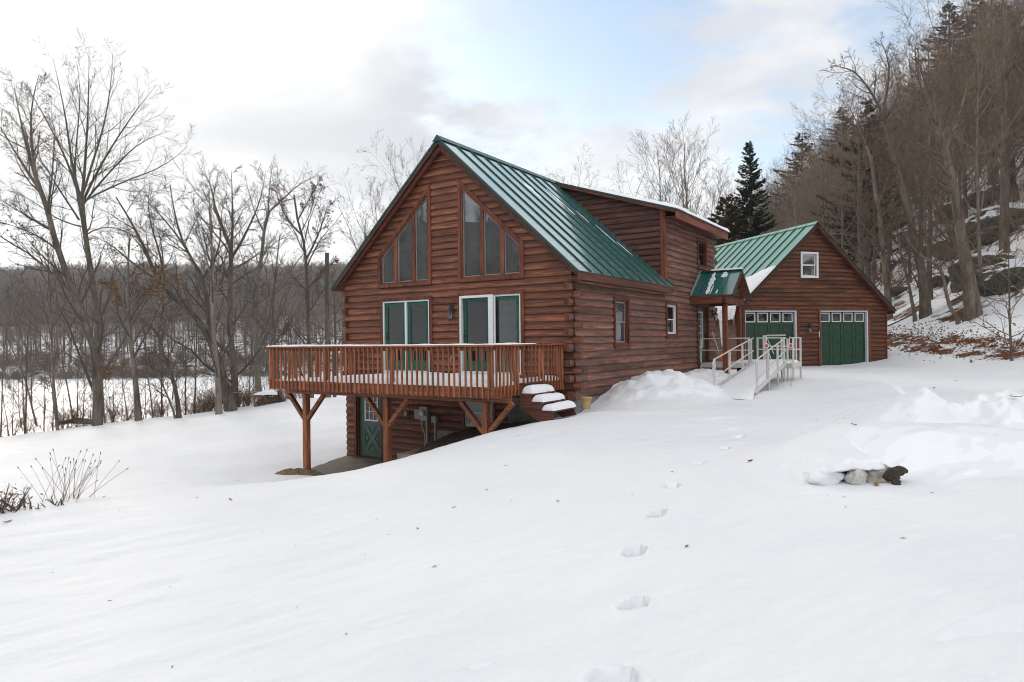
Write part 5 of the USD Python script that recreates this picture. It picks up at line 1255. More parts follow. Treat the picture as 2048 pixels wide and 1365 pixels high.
def conifer(h, rbase, seed, needles, kind='spruce'):
    """Trunk with whorls of drooping branches, each carrying many narrow sprays of needles."""
    rg = np.random.default_rng(seed); P, R = straight_stem(h, h * .013 + .05, seed, wig=.006)
    br, sp = [], []
    nb = int(h * (27 if kind == 'spruce' else 8))
    for i in range(nb):
        t = (i + rg.random()) / nb; t = t ** .9 if kind == 'spruce' else .18 + .80 * t
        z = h * (.02 + .97 * t) if kind == 'spruce' else h * t
        prof = (1 - t) ** .85 * rbase + .12 if kind == 'spruce' else rbase * (math.sin(min(1, (1 - t) * 1.25) * math.pi * .62)) * (.55 + .6 * rg.random()) + .2
        ln = prof * (.72 + .45 * rg.random()); phi = rg.random() * 6.283
        d = np.array([math.cos(phi), math.sin(phi), 0]); droop = (-.30 + .65 * t if kind == 'spruce' else rg.normal(.02, .12))
        s = np.linspace(0, 1, 5)[:, None]; p0 = np.array([0, 0, z])
        pts = p0 + d * ln * s + np.array([0, 0, 1]) * ln * (droop * s + .22 * s ** 2)
        br.append(pts)
        m_ = int(max(9, ln * (34 if kind == 'spruce' else 24)))
        u = .12 + .88 * rg.random(m_) ** .8; c = p0 + d * ln * u[:, None] + np.array([0, 0, 1]) * (ln * (droop * u + .22 * u ** 2))[:, None]
        sd = np.array([-d[1], d[0], 0]); sgn = rg.choice([-1, 1], m_)[:, None]
        w = ((.10 if kind == 'spruce' else .16) + (.20 if kind == 'spruce' else .30) * (1 - u) * min(1, ln / 2))[:, None] * (.6 + .8 * rg.random((m_, 1)))
        dirs = unit(d * .8 + sd * sgn * (.4 + .9 * rg.random((m_, 1))) + np.array([0, 0, 1]) * rg.normal(-.12 if kind == 'spruce' else .12, .28, (m_, 1)))
        tip = c + dirs * (w * 1.5); nrm = unit(np.cross(dirs, rg.normal(0, 1, (m_, 3)))); wd = (.055 + .05 * rg.random((m_, 1))) * (.62 if kind == 'spruce' else 1)
        sp.append(np.stack([c, (c + tip) / 2 + nrm * wd, tip, (c + tip) / 2 - nrm * wd], 1))
    S = np.concatenate(sp).reshape(-1, 3); o = np.arange(len(S) // 4)[:, None] * 4
    bm = tubes(np.array(br), np.tile(np.linspace(.03, .008, 5), (nb, 1)), 3)
    return Proto([('trunk', join([tubes(P, R, 8, True), bm]), bark_grey, True), ('crown', (S, np.vstack([o + [0, 1, 2], o + [0, 2, 3]])), needles, False)])

def traced(name, label, base_px, stems, spec, seed, r_px=None, bk=bark_grey, tw=twig_dark, Y=None, leaves=0, cat='tree', group=None, rmin=.008, leaf_mat=None):
    """A tree whose main stems run where the photograph shows them, at its own distance; the rest grows from them. stems: (pixels, first radius, last radius)."""
    B = ray_ground(*base_px) if Y is None else at(*base_px, Y)
    if Y is not None: B[2] = float(ground(B[0], B[1]))
    rg = np.random.default_rng(seed); P, R = [], []
    for si, (px, ra, rb) in enumerate(stems):
        w = 0 if si == 0 else rg.normal(0, 1.0)
        q = np.array([at(x, y, B[1] + w * (k / max(1, len(px) - 1)) * min(2.5, .5 * len(px))) for k, (x, y) in enumerate(px)])
        if px[0] == base_px: q = np.vstack([[q[0][0], q[0][1], min(q[0][2], B[2]) - .3], q])
        P.append(resample(q, 10) - B); R.append(np.linspace(ra, rb, 10))
    P, R = np.array(P), np.array(R)
    for si in range(len(P)):
        if stems[si][0][0] == base_px: R[si, 0] *= 1.35; R[si, 1] *= 1.12
    lv = grow_tree(P, R, spec, seed, rmin)
    tr, cr = tree_meshes(lv, 1, (12, 6, 4, 3, 3))
    parts = [('trunk', tr, bk, True), ('crown', cr, tw, False)]
    if leaves: parts.append(('leaves', leaves_on(lv[-1][0], rg, leaves, .12), leaf_mat or leaf_held, False))
    return Proto(parts).put(name, B[0], B[1], 0, 1, label, cat, group, z=B[2])

LIMB = [(11, .10, .98, .36, 36, .08, 6, .10), (8, .12, .98, .46, 38, .06, 4, .13), (6, .12, .98, .5, 38, .04, 3, .15)]
LIMB2 = [(12, .10, .98, .36, 46, .08, 6, .15), (8, .12, .98, .47, 42, .06, 4, .18), (6, .12, .98, .5, 40, .03, 3, .2)]
THIN = [(12, .35, .98, .34, 40, .08, 5, .12), (6, .15, .97, .5, 38, .05, 4, .15), (4, .12, .97, .5, 36, .03, 3, .15)]
traced('river_tree', 'tallest bare tree with thick straight trunk and wide fan of limbs at the yard edge', (200, 846),
       [([(200, 846), (199, 770), (197, 700), (190, 600), (178, 520), (168, 450), (163, 395)], .31, .19), ([(163, 400), (170, 330), (176, 220), (178, 95)], .13, .012), ([(163, 395), (184, 330), (212, 230), (226, 110)], .12, .012),
        ([(165, 405), (200, 335), (256, 245), (312, 172)], .12, .012), ([(166, 410), (215, 350), (285, 285), (342, 262)], .10, .012), ([(170, 402), (206, 383), (258, 360), (316, 337), (376, 293)], .09, .012),
        ([(162, 400), (145, 330), (130, 230), (105, 115)], .12, .012), ([(160, 400), (132, 320), (92, 240), (45, 160)], .11, .012), ([(158, 440), (122, 385), (78, 320), (30, 285)], .09, .012),
        ([(165, 440), (150, 330), (160, 200), (150, 110)], .10, .01), ([(168, 455), (120, 440), (60, 400), (10, 380)], .07, .01), ([(172, 470), (215, 455), (265, 470), (300, 500)], .06, .01)], LIMB, 101, leaves=260)
traced('river_tree', 'slimmer leaning bare tree whose trunk bows left across the tallest tree', (195, 846),
       [([(195, 846), (192, 745), (186, 695), (172, 650), (155, 600), (135, 555), (117, 500), (104, 460), (88, 395), (74, 362)], .19, .11), ([(74, 362), (50, 280), (28, 170)], .09, .01), ([(75, 365), (62, 260), (78, 150)], .08, .01),
        ([(85, 390), (40, 320), (-5, 245)], .08, .01), ([(152, 595), (100, 545), (58, 508), (15, 483), (-40, 440)], .08, .012), ([(104, 460), (50, 430), (0, 400)], .06, .01), ([(118, 505), (70, 470), (0, 445)], .05, .01), ([(95, 420), (105, 340), (110, 250)], .06, .01)], LIMB, 103, Y=34.2, leaves=220)
traced('river_tree', 'thin two stemmed bare tree third from the left edge of the yard', (78, 864), [([(78, 864), (70, 840), (63, 811), (57, 783), (44, 742), (34, 720), (15, 677), (2, 630)], .085, .03), ([(63, 811), (63, 783), (64, 757), (58, 720), (54, 700), (37, 671), (25, 600), (20, 540)], .06, .02)], THIN, 105, leaves=240)
traced('river_tree', 'thin bare tree with a crooked low limb left of the tallest tree', (116, 861), [([(116, 861), (112, 820), (108, 780), (104, 720), (103, 650), (98, 570), (95, 480)], .075, .02), ([(108, 781), (100, 787), (93, 768), (90, 764), (84, 760)], .03, .01)], THIN, 107)
traced('river_tree', 'slender bare tree leaning left just beside the tallest tree', (148, 852), [([(148, 852), (143, 820), (138, 790), (131, 755), (125, 725), (122, 690), (118, 640), (110, 560), (105, 480)], .07, .02), ([(131, 755), (117, 735), (105, 712), (98, 690)], .04, .012)], THIN, 109, leaves=120)
traced('river_tree', 'small bare sapling nearest the left edge of the picture', (45, 868), [([(45, 868), (39, 830), (37, 783), (36, 740)], .045, .012), ([(37, 815), (28, 796), (12, 760)], .03, .008)], THIN, 111)
traced('river_tree', 'straight medium tree holding tan leaves right of the tallest tree', (278, 842), [([(278, 842), (274, 800), (269, 740), (262, 690), (257, 640), (256, 560), (260, 470)], .15, .03), ([(265, 755), (235, 742), (208, 733)], .03, .01), ([(258, 650), (240, 600), (215, 560)], .05, .012), ([(258, 640), (285, 590), (320, 560)], .05, .012), ([(257, 600), (300, 560), (340, 545)], .04, .012)], THIN, 113, leaves=1500)
traced('river_tree', 'dark curved tree bending left with a forked top', (358, 837), [([(358, 837), (353, 790), (341, 745), (325, 705), (316, 668), (302, 655), (285, 640)], .12, .04), ([(316, 668), (322, 640), (327, 610), (320, 580)], .05, .015), ([(320, 655), (335, 638), (352, 628)], .04, .01)], THIN, 115)
traced('river_tree', 'thin crooked stem beside the dark curved tree', (350, 838), [([(350, 838), (338, 800), (325, 770), (313, 745), (305, 725)], .055, .02), ([(345, 800), (352, 760), (372, 730), (392, 715), (402, 713)], .035, .012)], THIN, 117)
traced('river_tree', 'pale straight trunk in front of the leaning double trunked tree', (438, 829), [([(438, 829), (437, 788), (435, 750), (431, 706), (426, 660), (424, 600), (425, 520), (420, 440), (418, 380)], .14, .03), ([(425, 560), (400, 470), (385, 400)], .05, .012), ([(424, 600), (450, 520), (470, 440)], .05, .012)], LIMB, 119, bk=bark_pale)
traced('river_tree', 'thick leaning tree sending a long snowy limb to the left', (462, 822), [([(462, 822), (455, 790), (441, 744), (430, 706), (421, 680)], .30, .20), ([(421, 685), (400, 645), (375, 618), (350, 598), (328, 580), (312, 555), (298, 517), (261, 443), (232, 395)], .17, .03), ([(425, 690), (418, 640), (412, 590), (400, 545), (372, 500), (350, 430), (340, 370)], .13, .02),
        ([(316, 562), (270, 530), (220, 490), (180, 470)], .07, .012), ([(330, 582), (322, 520), (300, 440), (300, 370)], .07, .012), ([(385, 520), (345, 460), (290, 400)], .07, .012), ([(405, 560), (440, 480), (445, 400)], .07, .012)], LIMB2, 121, leaves=150)
traced('river_tree', 'dark upright tree behind the thick leaning tree', (469, 815), [([(469, 815), (469, 744), (463, 692), (459, 633), (461, 562), (462, 500), (440, 445), (428, 410)], .21, .08), ([(462, 505), (465, 430), (462, 340)], .09, .012), ([(461, 520), (490, 470), (520, 400), (530, 350)], .09, .012), ([(430, 415), (420, 370), (405, 340)], .06, .012), ([(460, 560), (420, 520), (390, 455)], .07, .012), ([(461, 540), (500, 520), (545, 480)], .07, .012)], LIMB2, 123, Y=38.5)
traced('river_tree', 'massive double trunk tree just left of the deck railing', (519, 806), [([(519, 806), (515, 750), (512, 677), (511, 618), (516, 560), (524, 505), (530, 450), (538, 420)], .34, .15), ([(538, 425), (570, 395), (602, 368), (640, 350)], .11, .012), ([(536, 430), (540, 370), (545, 330)], .10, .012), ([(530, 470), (505, 410), (490, 350)], .10, .012), ([(513, 640), (500, 570), (485, 520), (470, 470)], .13, .02), ([(514, 610), (540, 590), (560, 570), (606, 509), (640, 470)], .10, .012), ([(522, 520), (560, 480), (590, 470)], .07, .012), ([(512, 680), (506, 600), (492, 540)], .12, .02)], LIMB2, 125, leaves=200)
traced('river_tree', 'bare tree with clinging dark leaves left of the house roof', (622, 800), [([(622, 800), (618, 700), (615, 590), (611, 505), (595, 440), (588, 390)], .16, .05), ([(612, 520), (640, 460), (655, 410)], .07, .012), ([(603, 470), (570, 430), (550, 380)], .06, .012), ([(614, 580), (650, 540), (672, 520)], .05, .012), ([(596, 440), (618, 400), (640, 360)], .05, .012)], LIMB, 127, Y=41, leaves=900, leaf_mat=leaf_brown)
traced('dead_snag', 'tall dead broken trunk standing left of the house eave', (656, 800), [([(656, 800), (655, 700), (654, 600), (654, 507)], .20, .13), ([(655, 560), (668, 548), (674, 535)], .03, .015), ([(654, 600), (640, 590), (634, 575)], .03, .015)], [(6, .3, .95, .10, 65, .02, 4, .1), (2, .3, .9, .4, 40, 0, 3, .1)], 129, Y=43, cat='dead tree')
traced('river_tree', 'thin pole of a tree just behind the left deck corner', (562, 802), [([(562, 802), (556, 740), (548, 690), (546, 620), (552, 540), (560, 470)], .10, .03), ([(548, 690), (565, 665), (580, 645)], .05, .015)], THIN, 131, Y=40)

# instanced kinds
P_maple = bare('maple', 19, .26, 201, bark_grey, twig_dark); P_maple2 = bare('spread', 17, .25, 203, bark_grey, twig_dark, leaves=250)
P_narrow = bare('narrow', 20, .17, 205, bark_pale, twig_dark, stems=3)
P_hill = [bare('hill', 15, .14, 211, bark_hill, twig_hill), bare('hill', 17, .165, 213, bark_hill, twig_brown, leaves=260), bare('narrow', 14, .10, 215, bark_pale, twig_hill), bare('spread', 13, .135, 217, bark_hill, twig_hill, leaves=200), bare('hill', 12, .11, 219, bark_hill, twig_hill, lean=-.12), bare('maple', 16, .15, 221, bark_grey, twig_brown)]
P_spruce = conifer(15.5, 3.3, 231, needle_spruce); P_olive = conifer(7.0, 2.3, 233, needle_olive); P_pine = [conifer(17, 3.6, 235, needle_pine, 'pine'), conifer(14, 3.0, 237, needle_pine, 'pine')]

def put_px(pr, name, px, top, Y, label, h, rot=0, cat='tree', group=None, wide=1.0):
    h = np.percentile(np.vstack([meshkit.arrays(q[1])[0] for q in pr.parts])[:, 2], 99.7)
    p = at(px, 683, Y); zg = float(ground(p[0], p[1])); H = at(px, top, Y)[2] - zg; s = H / h
    return pr.put(name, p[0], p[1], rot, (s * wide, s * wide, s), label, cat, group, z=zg)
put_px(P_maple, 'yard_tree', 735, 345, 52, 'bare spreading tree whose top shows left of the house gable', 19, 40)
put_px(P_narrow, 'yard_tree', 782, 290, 56, 'narrow bare tree with close upright stems behind the gable', 20, 10, wide=.8)
put_px(P_maple2, 'yard_tree', 835, 285, 60, 'bare tree top nearest the roof peak on its left', 17, 200, wide=.8)
put_px(P_maple2, 'yard_tree', 672, 470, 58, 'bare tree low behind the left eave of the house', 17, 130)
put_px(P_maple, 'yard_tree', 1150, 298, 60, 'bare tree leftmost above the dormer roof', 19, 130)
put_px(P_maple2, 'yard_tree', 1255, 302, 56, 'bare round headed tree above the middle of the dormer roof', 17, 60, wide=1.05)
put_px(P_narrow, 'yard_tree', 1392, 228, 62, 'tallest clump of pale slender stems above the dormer eave', 20, 80)
put_px(P_narrow, 'yard_tree', 1345, 262, 66, 'paler clump of slender stems left of the tallest clump', 20, 200, wide=.9)
put_px(P_maple, 'yard_tree', 1575, 262, 78, 'bare fan shaped tree right of the dark spruce', 19, 250)
put_px(P_maple, 'yard_tree', 1460, 300, 82, 'faint bare tree just left of the dark spruce', 19, 20, wide=.8)
put_px(P_maple2, 'yard_tree', 1090, 330, 66, 'low bare tree just showing over the main ridge', 17, 20, wide=.7)
put_px(P_spruce, 'spruce_tree', 1503, 290, 47, 'tall dark green spruce behind the garage roof', 15.5, 30)
put_px(P_olive, 'cedar_tree', 1455, 398, 45, 'olive brown cedar beside the foot of the dark spruce', 7.0, 0)
put_px(P_olive, 'cedar_tree', 1425, 440, 48, 'smaller olive cedar half hidden by the dormer eave', 7.0, 90)

# trees at the foot of the hillside
HB, HT = bark_hill, twig_brown
traced('hillside_tree', 'thickest pale trunk standing in snow at the foot of the hillside', (1948, 634), [([(1948, 634), (1944, 600), (1938, 560), (1932, 525), (1924, 486), (1918, 440), (1911, 395), (1900, 340), (1889, 296), (1875, 250), (1860, 180)], .33, .09), ([(1890, 300), (1915, 240), (1935, 170)], .09, .015), ([(1925, 490), (1960, 462), (2010, 450), (2060, 430)], .045, .012), ([(1905, 360), (1860, 310), (1820, 270)], .09, .015), ([(1875, 250), (1840, 170), (1830, 90)], .10, .015)], LIMB2, 301, bk=HB, tw=HT, leaves=160)
traced('hillside_tree', 'second thick trunk left of the thickest one with tan leaves low down', (1852, 634), [([(1852, 634), (1849, 590), (1846, 560), (1835, 508), (1820, 442), (1805, 379), (1798, 351), (1787, 311), (1777, 274), (1770, 241), (1768, 205)], .26, .08), ([(1770, 245), (1745, 190), (1700, 140), (1660, 130)], .09, .012), ([(1768, 210), (1778, 150), (1760, 80)], .08, .012), ([(1798, 350), (1770, 330), (1750, 320)], .06, .012), ([(1787, 311), (1815, 250), (1820, 180)], .08, .012)], LIMB2, 303, bk=HB, tw=HT, leaves=120)
traced('hillside_tree', 'trunk rising right behind the garage corner', (1778, 640), [([(1778, 640), (1775, 590), (1771, 540), (1766, 508), (1761, 442), (1750, 380), (1742, 310)], .21, .08), ([(1745, 330), (1720, 260), (1690, 200)], .08, .012), ([(1755, 410), (1780, 340), (1790, 280)], .07, .012)], LIMB2, 305, bk=HB, tw=HT)
traced('hillside_tree', 'thin dark stem curving left over the leaf strewn strip', (1920, 647), [([(1920, 647), (1906, 627), (1895, 600), (1889, 565), (1880, 540), (1865, 525), (1842, 512), (1810, 470)], .10, .03)], THIN, 307, bk=HB, tw=HT)
traced('hillside_tree', 'dark slim leaning stem between the two thick trunks and the garage', (1831, 643), [([(1831, 643), (1825, 610), (1818, 572), (1808, 530), (1797, 480), (1790, 420)], .10, .03), ([(1820, 590), (1795, 565), (1775, 560)], .03, .01)], THIN, 309, bk=HB, tw=HT, leaves=300)
traced('hillside_tree', 'trunk standing on the snow just behind the thickest trunk', (1923, 577), [([(1923, 577), (1918, 540), (1910, 500), (1895, 455), (1880, 400), (1870, 330)], .19, .06), ([(1893, 450), (1880, 400), (1850, 350)], .07, .012)], LIMB2, 311, bk=HB, tw=HT)
traced('hillside_tree', 'several stemmed tree on the snowy ledge at the right edge', (2034, 402), [([(2034, 402), (2023, 357), (2001, 307), (1968, 247), (1941, 201), (1921, 162), (1900, 110)], .22, .04), ([(2015, 340), (2010, 280), (2000, 200), (1990, 120)], .10, .02), ([(2003, 310), (1985, 260), (1978, 200), (1965, 130)], .08, .015), ([(2020, 350), (2035, 280), (2050, 200)], .09, .015)], LIMB2, 313, bk=HB, tw=HT, leaves=200)
traced('hillside_tree', 'straight trunk on the slope above the thickest trunk', (1955, 395), [([(1955, 395), (1953, 340), (1948, 270), (1943, 215), (1940, 150)], .17, .06), ([(1944, 230), (1920, 180), (1905, 120)], .06, .012)], LIMB2, 315, bk=HB, tw=HT)
traced('young_tree', 'slender young tree with low wiry branches alone on the flat snow at right', (2024, 723), [([(2024, 723), (2021, 680), (2019, 620), (2018, 560), (2017, 500)], .05, .012)], [(20, .10, .97, .42, 58, .14, 6, .08), (5, .2, .95, .38, 40, .06, 4, .1), (3, .2, .95, .4, 36, .04, 3, .1)], 317, bk=HB, tw=HT)

rgh = np.random.default_rng(77); cand = []
for _ in range(60000):
    y = 27 + 175 * rgh.random() ** 1.1; x = y * (.22 + .78 * rgh.random()); d = float(hill_d(np.array(x), np.array(y)))
    gx_, gy_ = to_garage(x, y)
    if d < 5.2 or (-9.5 < gx_ < 1.8 and -2 < gy_ < 11): continue
    if d < 9 and y < 46 and rgh.random() < .72: continue
    if any((x - q[0]) ** 2 + (y - q[1]) ** 2 < (2.0 + .010 * y) ** 2 for q in cand[-500:]): continue
    cand.append((x, y, d))
    if len(cand) > 760: break
cand = [q for q in cand if not (q[2] < 16 and 1024 + F_PX * q[0] / q[1] > 1760 and rgh.random() < .45)]
cand.sort(key=lambda q: math.hypot(q[0], q[1]))
LAB_H = ['grey brown bare tree among the dense woods on the hillside', 'bare hillside tree with a few brown leaves clinging to its twigs', 'slim bare tree with steep close branches in the hillside woods', 'broad bare tree with scattered tan leaves in the hillside woods', 'small bare tree leaning out from the hillside woods', 'bare tree with ascending limbs in the hillside woods']
cx_a, cy_a = np.array([q[0] for q in cand]), np.array([q[1] for q in cand]); cz_a = ground(cx_a, cy_a)
conif, woods = [], []
SKX, SKY = [1380, 1440, 1520, 1600, 1640, 1700, 1780, 1850, 2050], [470, 420, 372, 285, 215, 120, 45, -5, -120]
n_ind = 0
for k, (x, y, d) in enumerate(cand):
    px = 1024 + F_PX * x / y
    cap = (EYE + y * (683 - float(np.interp(px, SKX, SKY))) / F_PX - cz_a[k]) / 19.0
    if cap < .32: continue
    if px < 2150 and n_ind < 225:
        if y > 55 and px > 1650 and rgh.random() < .13: conif.append((x, y, cz_a[k])); continue
        i = rgh.choice(6, p=[.24, .2, .18, .12, .12, .14]); s = min(.68 + .5 * rgh.random(), cap)
        P_hill[i].put('woodland_tree', x, y, rgh.random() * 360 if i != 4 else rgh.normal(0, 35), s, LAB_H[i], group=('hillside trees of kind %s' % 'abcdef'[i]).replace(' of kind a', ', plain bare').replace(' of kind b', ', brown leaved').replace(' of kind c', ', slim').replace(' of kind d', ', broad').replace(' of kind e', ', small leaning').replace(' of kind f', ', ascending'), z=cz_a[k], sink=.1); n_ind += 1
    elif px > 1650 and rgh.random() < .09: conif.append((x, y, cz_a[k]))
    else: woods.append((x, y, cz_a[k], min(.66 + .5 * rgh.random(), cap)))
for k, (x, y, z) in enumerate(conif[:26]):
    P_pine[k % 2].put('pine_tree', x, y, rgh.random() * 360, min(.7 + .45 * rgh.random(), (EYE + y * (683 - float(np.interp(1024 + F_PX * x / y, SKX, SKY))) / F_PX - z) / 17.5), 'dark ragged pine showing among the bare hillside woods', group='pines among the hillside woods', z=z, sink=.1)
for px, top, Y, lab in ((1608, 270, 95, 'tiered dark pine leaning over the skyline right of the spruce'), (1690, 218, 100, 'dark pine on the skyline above the garage peak'), (1905, 10, 120, 'dark pine on the skyline near the top right corner'), (1960, -10, 125, 'dark pine at the very top right of the hillside')):
    put_px(P_pine[0], 'skyline_pine', px, top, Y, lab, 17, Y)

def instancer(name, protos, pts, rots, scales, which, label):
    """Uncountable growth: many copies as one object."""
    p = numbered('/World', name); I = UsdGeom.PointInstancer.Define(stage, p); tg = []
    for k, parts in enumerate(protos):
        q = f'{p}/models/kind_{k:03d}'; UsdGeom.Xform.Define(stage, q); tg.append(q)
        for nm, m_, mat in parts: usdkit.mesh(stage, f'{q}/{nm}', meshkit.arrays(m_)[:2], mat)
    I.CreatePrototypesRel().SetTargets(tg)
    I.CreatePositionsAttr(Vt.Vec3fArray.FromNumpy(np.asarray(pts, np.float32))); I.CreateProtoIndicesAttr(Vt.IntArray.FromNumpy(np.asarray(which, np.int32)))
    h = np.asarray(rots) / 2; I.CreateOrientationsAttr(Vt.QuathArray([Gf.Quath(float(math.cos(a)), 0, 0, float(math.sin(a))) for a in h]))
    I.CreateScalesAttr(Vt.Vec3fArray.FromNumpy(np.repeat(np.asarray(scales, np.float32)[:, None], 3, 1)))
    tag(I, label, kind='stuff')
def light_tree(kind, h, r, seed, bk, tw, K=(9, 6, 5), rmin=.012):
    s = [tuple([k]) + tuple(t[1:]) for k, t in zip(K, SPECS[kind])]
    lv = grow_tree(*straight_stem(h, r, seed), s, seed, rmin); tr, cr = tree_meshes(lv, 2, (6, 4, 3, 3, 3)); return [('trunk', tr, bk), ('crown', cr, tw)]
def brush_model(h, n, seed, tw, rmin=.006):
    rg = np.random.default_rng(seed); z = np.linspace(0, 1, 5)[None, :, None]; d = unit(rg.normal(0, 1, (n, 3)) * [1, 1, 0] + [0, 0, 1.5]); L = h * (.55 + .45 * rg.random((n, 1, 1)))
    P0 = np.concatenate([rg.normal(0, .22 * h ** .5, (n, 2)), np.zeros((n, 1))], 1)[:, None] + d[:, None] * z * L + np.cumsum(rg.normal(0, .03 * h, (n, 5, 3)), 1) * z
    R0 = np.tile(np.linspace(.013, .006, 5), (n, 1)); P1, R1 = sprout(P0, R0, 5, .25, .97, .42, 38, .05, 4, .12, rg, rmin=rmin); P2, R2 = sprout(P1, R1, 3, .2, .95, .45, 36, .03, 3, .12, rg, rmin=rmin)
    return join([tubes(P0, R0, 3), tubes(P1, R1, 3), tubes(P2, R2, 3)])
W = np.array(woods[:620])
LT = [light_tree('hill', 15, .18, 401, bark_hill, twig_hill), light_tree('narrow', 14, .14, 403, bark_hill, twig_hill), light_tree('maple', 16, .2, 405, bark_hill, twig_hill)]
if len(W): instancer('far_woods', LT, W[:, :3], rgh.random(len(W)) * 6.28, W[:, 3], rgh.integers(0, 3, len(W)), 'mass of bare trees filling the upper hillside')
ns = 1500; uy = 28 + 130 * rgh.random(ns * 3) ** 1.2; ux = uy * (.22 + .62 * rgh.random(ns * 3)); dd = hill_d(ux, uy); gx_, gy_ = to_garage(ux, uy)
ok = (dd > 5.5) & ~((dd < 18) & (ux / uy > .54) & (rgh.random(len(dd)) < .7)) & ~((gx_ > -9.5) & (gx_ < 1.8) & (gy_ > -2) & (gy_ < 11)) & ~((dd < 10) & (rgh.random(len(dd)) < .75)); ux, uy = ux[ok][:ns], uy[ok][:ns]
BR = [[('stems', brush_model(3.2, 5, 411, None), twig_hill)], [('stems', brush_model(4.4, 4, 413, None), twig_hill)], [('stems', brush_model(2.2, 7, 415, None), twig_red)]]
instancer('undergrowth', BR, np.stack([ux, uy, ground(ux, uy)], 1), rgh.random(len(ux)) * 6.28, .7 + .7 * rgh.random(len(ux)), rgh.integers(0, 3, len(ux)), 'tangle of bare saplings and brush over the hillside')

# far bank and distant hills
rgf = np.random.default_rng(88); fb = []
while len(fb) < 62:
    y = 138 + 30 * rgf.random(); x = y * (-.80 + .62 * rgf.random())
    if all((x - q[0]) ** 2 + (y - q[1]) ** 2 > 9 for q in fb): fb.append((x, y))
P_far = [bare('hill', 14, .2, 421, bark_grey, twig_far), bare('spread', 13, .22, 423, bark_grey, twig_red), bare('maple', 15, .2, 425, bark_grey, twig_dark)]
for k, (x, y) in enumerate(fb):
    i = k % 3; P_far[i].put('far_bank_tree', x, y, rgf.random() * 360, (.55 + .4 * rgf.random()), ('bare tree on the snowy far bank of the river', 'reddish bare tree on the snowy far bank of the river', 'tall limbed bare tree on the snowy far bank of the river')[i], group=('bare trees on the far bank', 'reddish trees on the far bank', 'tall limbed trees on the far bank')[i], sink=.1)
n = 1100; fy = 150 + 260 * rgf.random(n * 2) ** 1.3; fx = fy * (-.95 + 1.0 * rgf.random(n * 2)); keep = (fy - np.interp(fx, EDGE[:, 0], EDGE[:, 1]) > 40) & ~((fy < 230) & (rgf.random(n * 2) < .25)); fx, fy = fx[keep][:n], fy[keep][:n]
FT = [light_tree('hill', 15, .2, 431, bark_grey, twig_far, (9, 6, 4), .03), light_tree('maple', 16, .2, 433, bark_grey, twig_red, (9, 6, 4), .03)]
instancer('river_woods', FT, np.stack([fx, fy, ground(fx, fy)], 1), rgf.random(n)[:len(fx)] * 6.28, (.42 + .42 * rgf.random(len(fx))), rgf.integers(0, 2, len(fx)), 'mass of bare woods beyond the frozen river')
def far_crown(seed, tw, conif_):
    rg = np.random.default_rng(seed)
    if conif_:
        h = 14; m_ = 70; t = rg.random(m_); phi = rg.random(m_) * 6.28; rr0 = (1 - t) * 2.6 + .2; c = np.stack([0 * t, 0 * t, h * (.08 + .92 * t)], 1); tip = c + np.stack([np.cos(phi) * rr0, np.sin(phi) * rr0, -.5 * rr0], 1); sd = np.stack([-np.sin(phi), np.cos(phi), 0 * phi], 1) * (.25 + .3 * rr0)[:, None]
        v = np.stack([c + [0, 0, .5], tip - sd, tip + sd], 1).reshape(-1, 3); return [('crown', (v, np.arange(len(v)).reshape(-1, 3)), tw)]
    lv = grow_tree(*straight_stem(14, .2, seed), [(8, .3, .97, .5, 42, .1, 4, .1), (6, .2, .97, .5, 40, .1, 3, .12), (4, .2, .97, .5, 40, .05, 3, .12)], seed, .06); tr, cr = tree_meshes(lv, 1, (4, 3, 3, 3)); return [('trunk', tr, bark_grey), ('crown', cr, tw)]
n = 6500; ang_ = np.radians(np.concatenate([-60 + 78 * rgf.random(n), -60 - 110 * rgf.random(1500)])); R_ = 330 + 330 * rgf.random(len(ang_)); fx, fy = np.sin(ang_) * R_, np.cos(ang_) * R_
instancer('hill_woods', [far_crown(441, twig_far, False), far_crown(443, twig_red, False), far_crown(445, needle_pine, True)], np.stack([fx, fy, ground(fx, fy) - .3], 1), rgf.random(len(fx)) * 6.28, .75 + .6 * rgf.random(len(fx)), rgf.choice(3, len(fx), p=[.5, .25, .25]), 'woods covering the distant hills')

# brush at the river edge
P_br = [Proto([('stems', brush_model(1.7, 16, 451, None), twig_red, False)]), Proto([('stems', brush_model(2.3, 12, 453, None), twig_dark, False)]), Proto([('stems', brush_model(1.2, 24, 455, None), grass_dry, False)])]
LB = ['russet tangle of bare brush at the river edge of the yard', 'dark bare bush at the river edge of the yard', 'low dry brown weeds at the river edge of the yard']
spots = [(4, 868), (22, 866), (60, 862), (95, 860), (130, 855), (140, 850), (160, 849), (170, 848), (182, 846), (220, 842), (232, 840), (245, 840), (262, 840), (300, 838), (318, 836), (335, 836), (370, 833), (388, 830), (402, 829), (418, 828), (430, 826), (446, 824), (470, 818), (480, 815), (490, 813), (540, 800), (552, 798), (575, 797), (590, 797), (410, 826), (395, 828), (455, 820), (500, 810)]
for k, (px, py) in enumerate(spots):
    i = (0, 1, 2, 0, 2)[k % 5]; Yb = float(np.interp(px, [0, 200, 400, 600], [34.4, 36.4, 37.6, 40.0])) + rgf.normal(0, .5); q = at(px, py, Yb)
    P_br[i].put('shrub', q[0], q[1], rgf.random() * 360, .65 + .6 * rgf.random(), LB[i], 'shrub', ('russet brush at the river edge', 'dark bushes at the river edge', 'dry weeds at the river edge')[i], sink=.05)
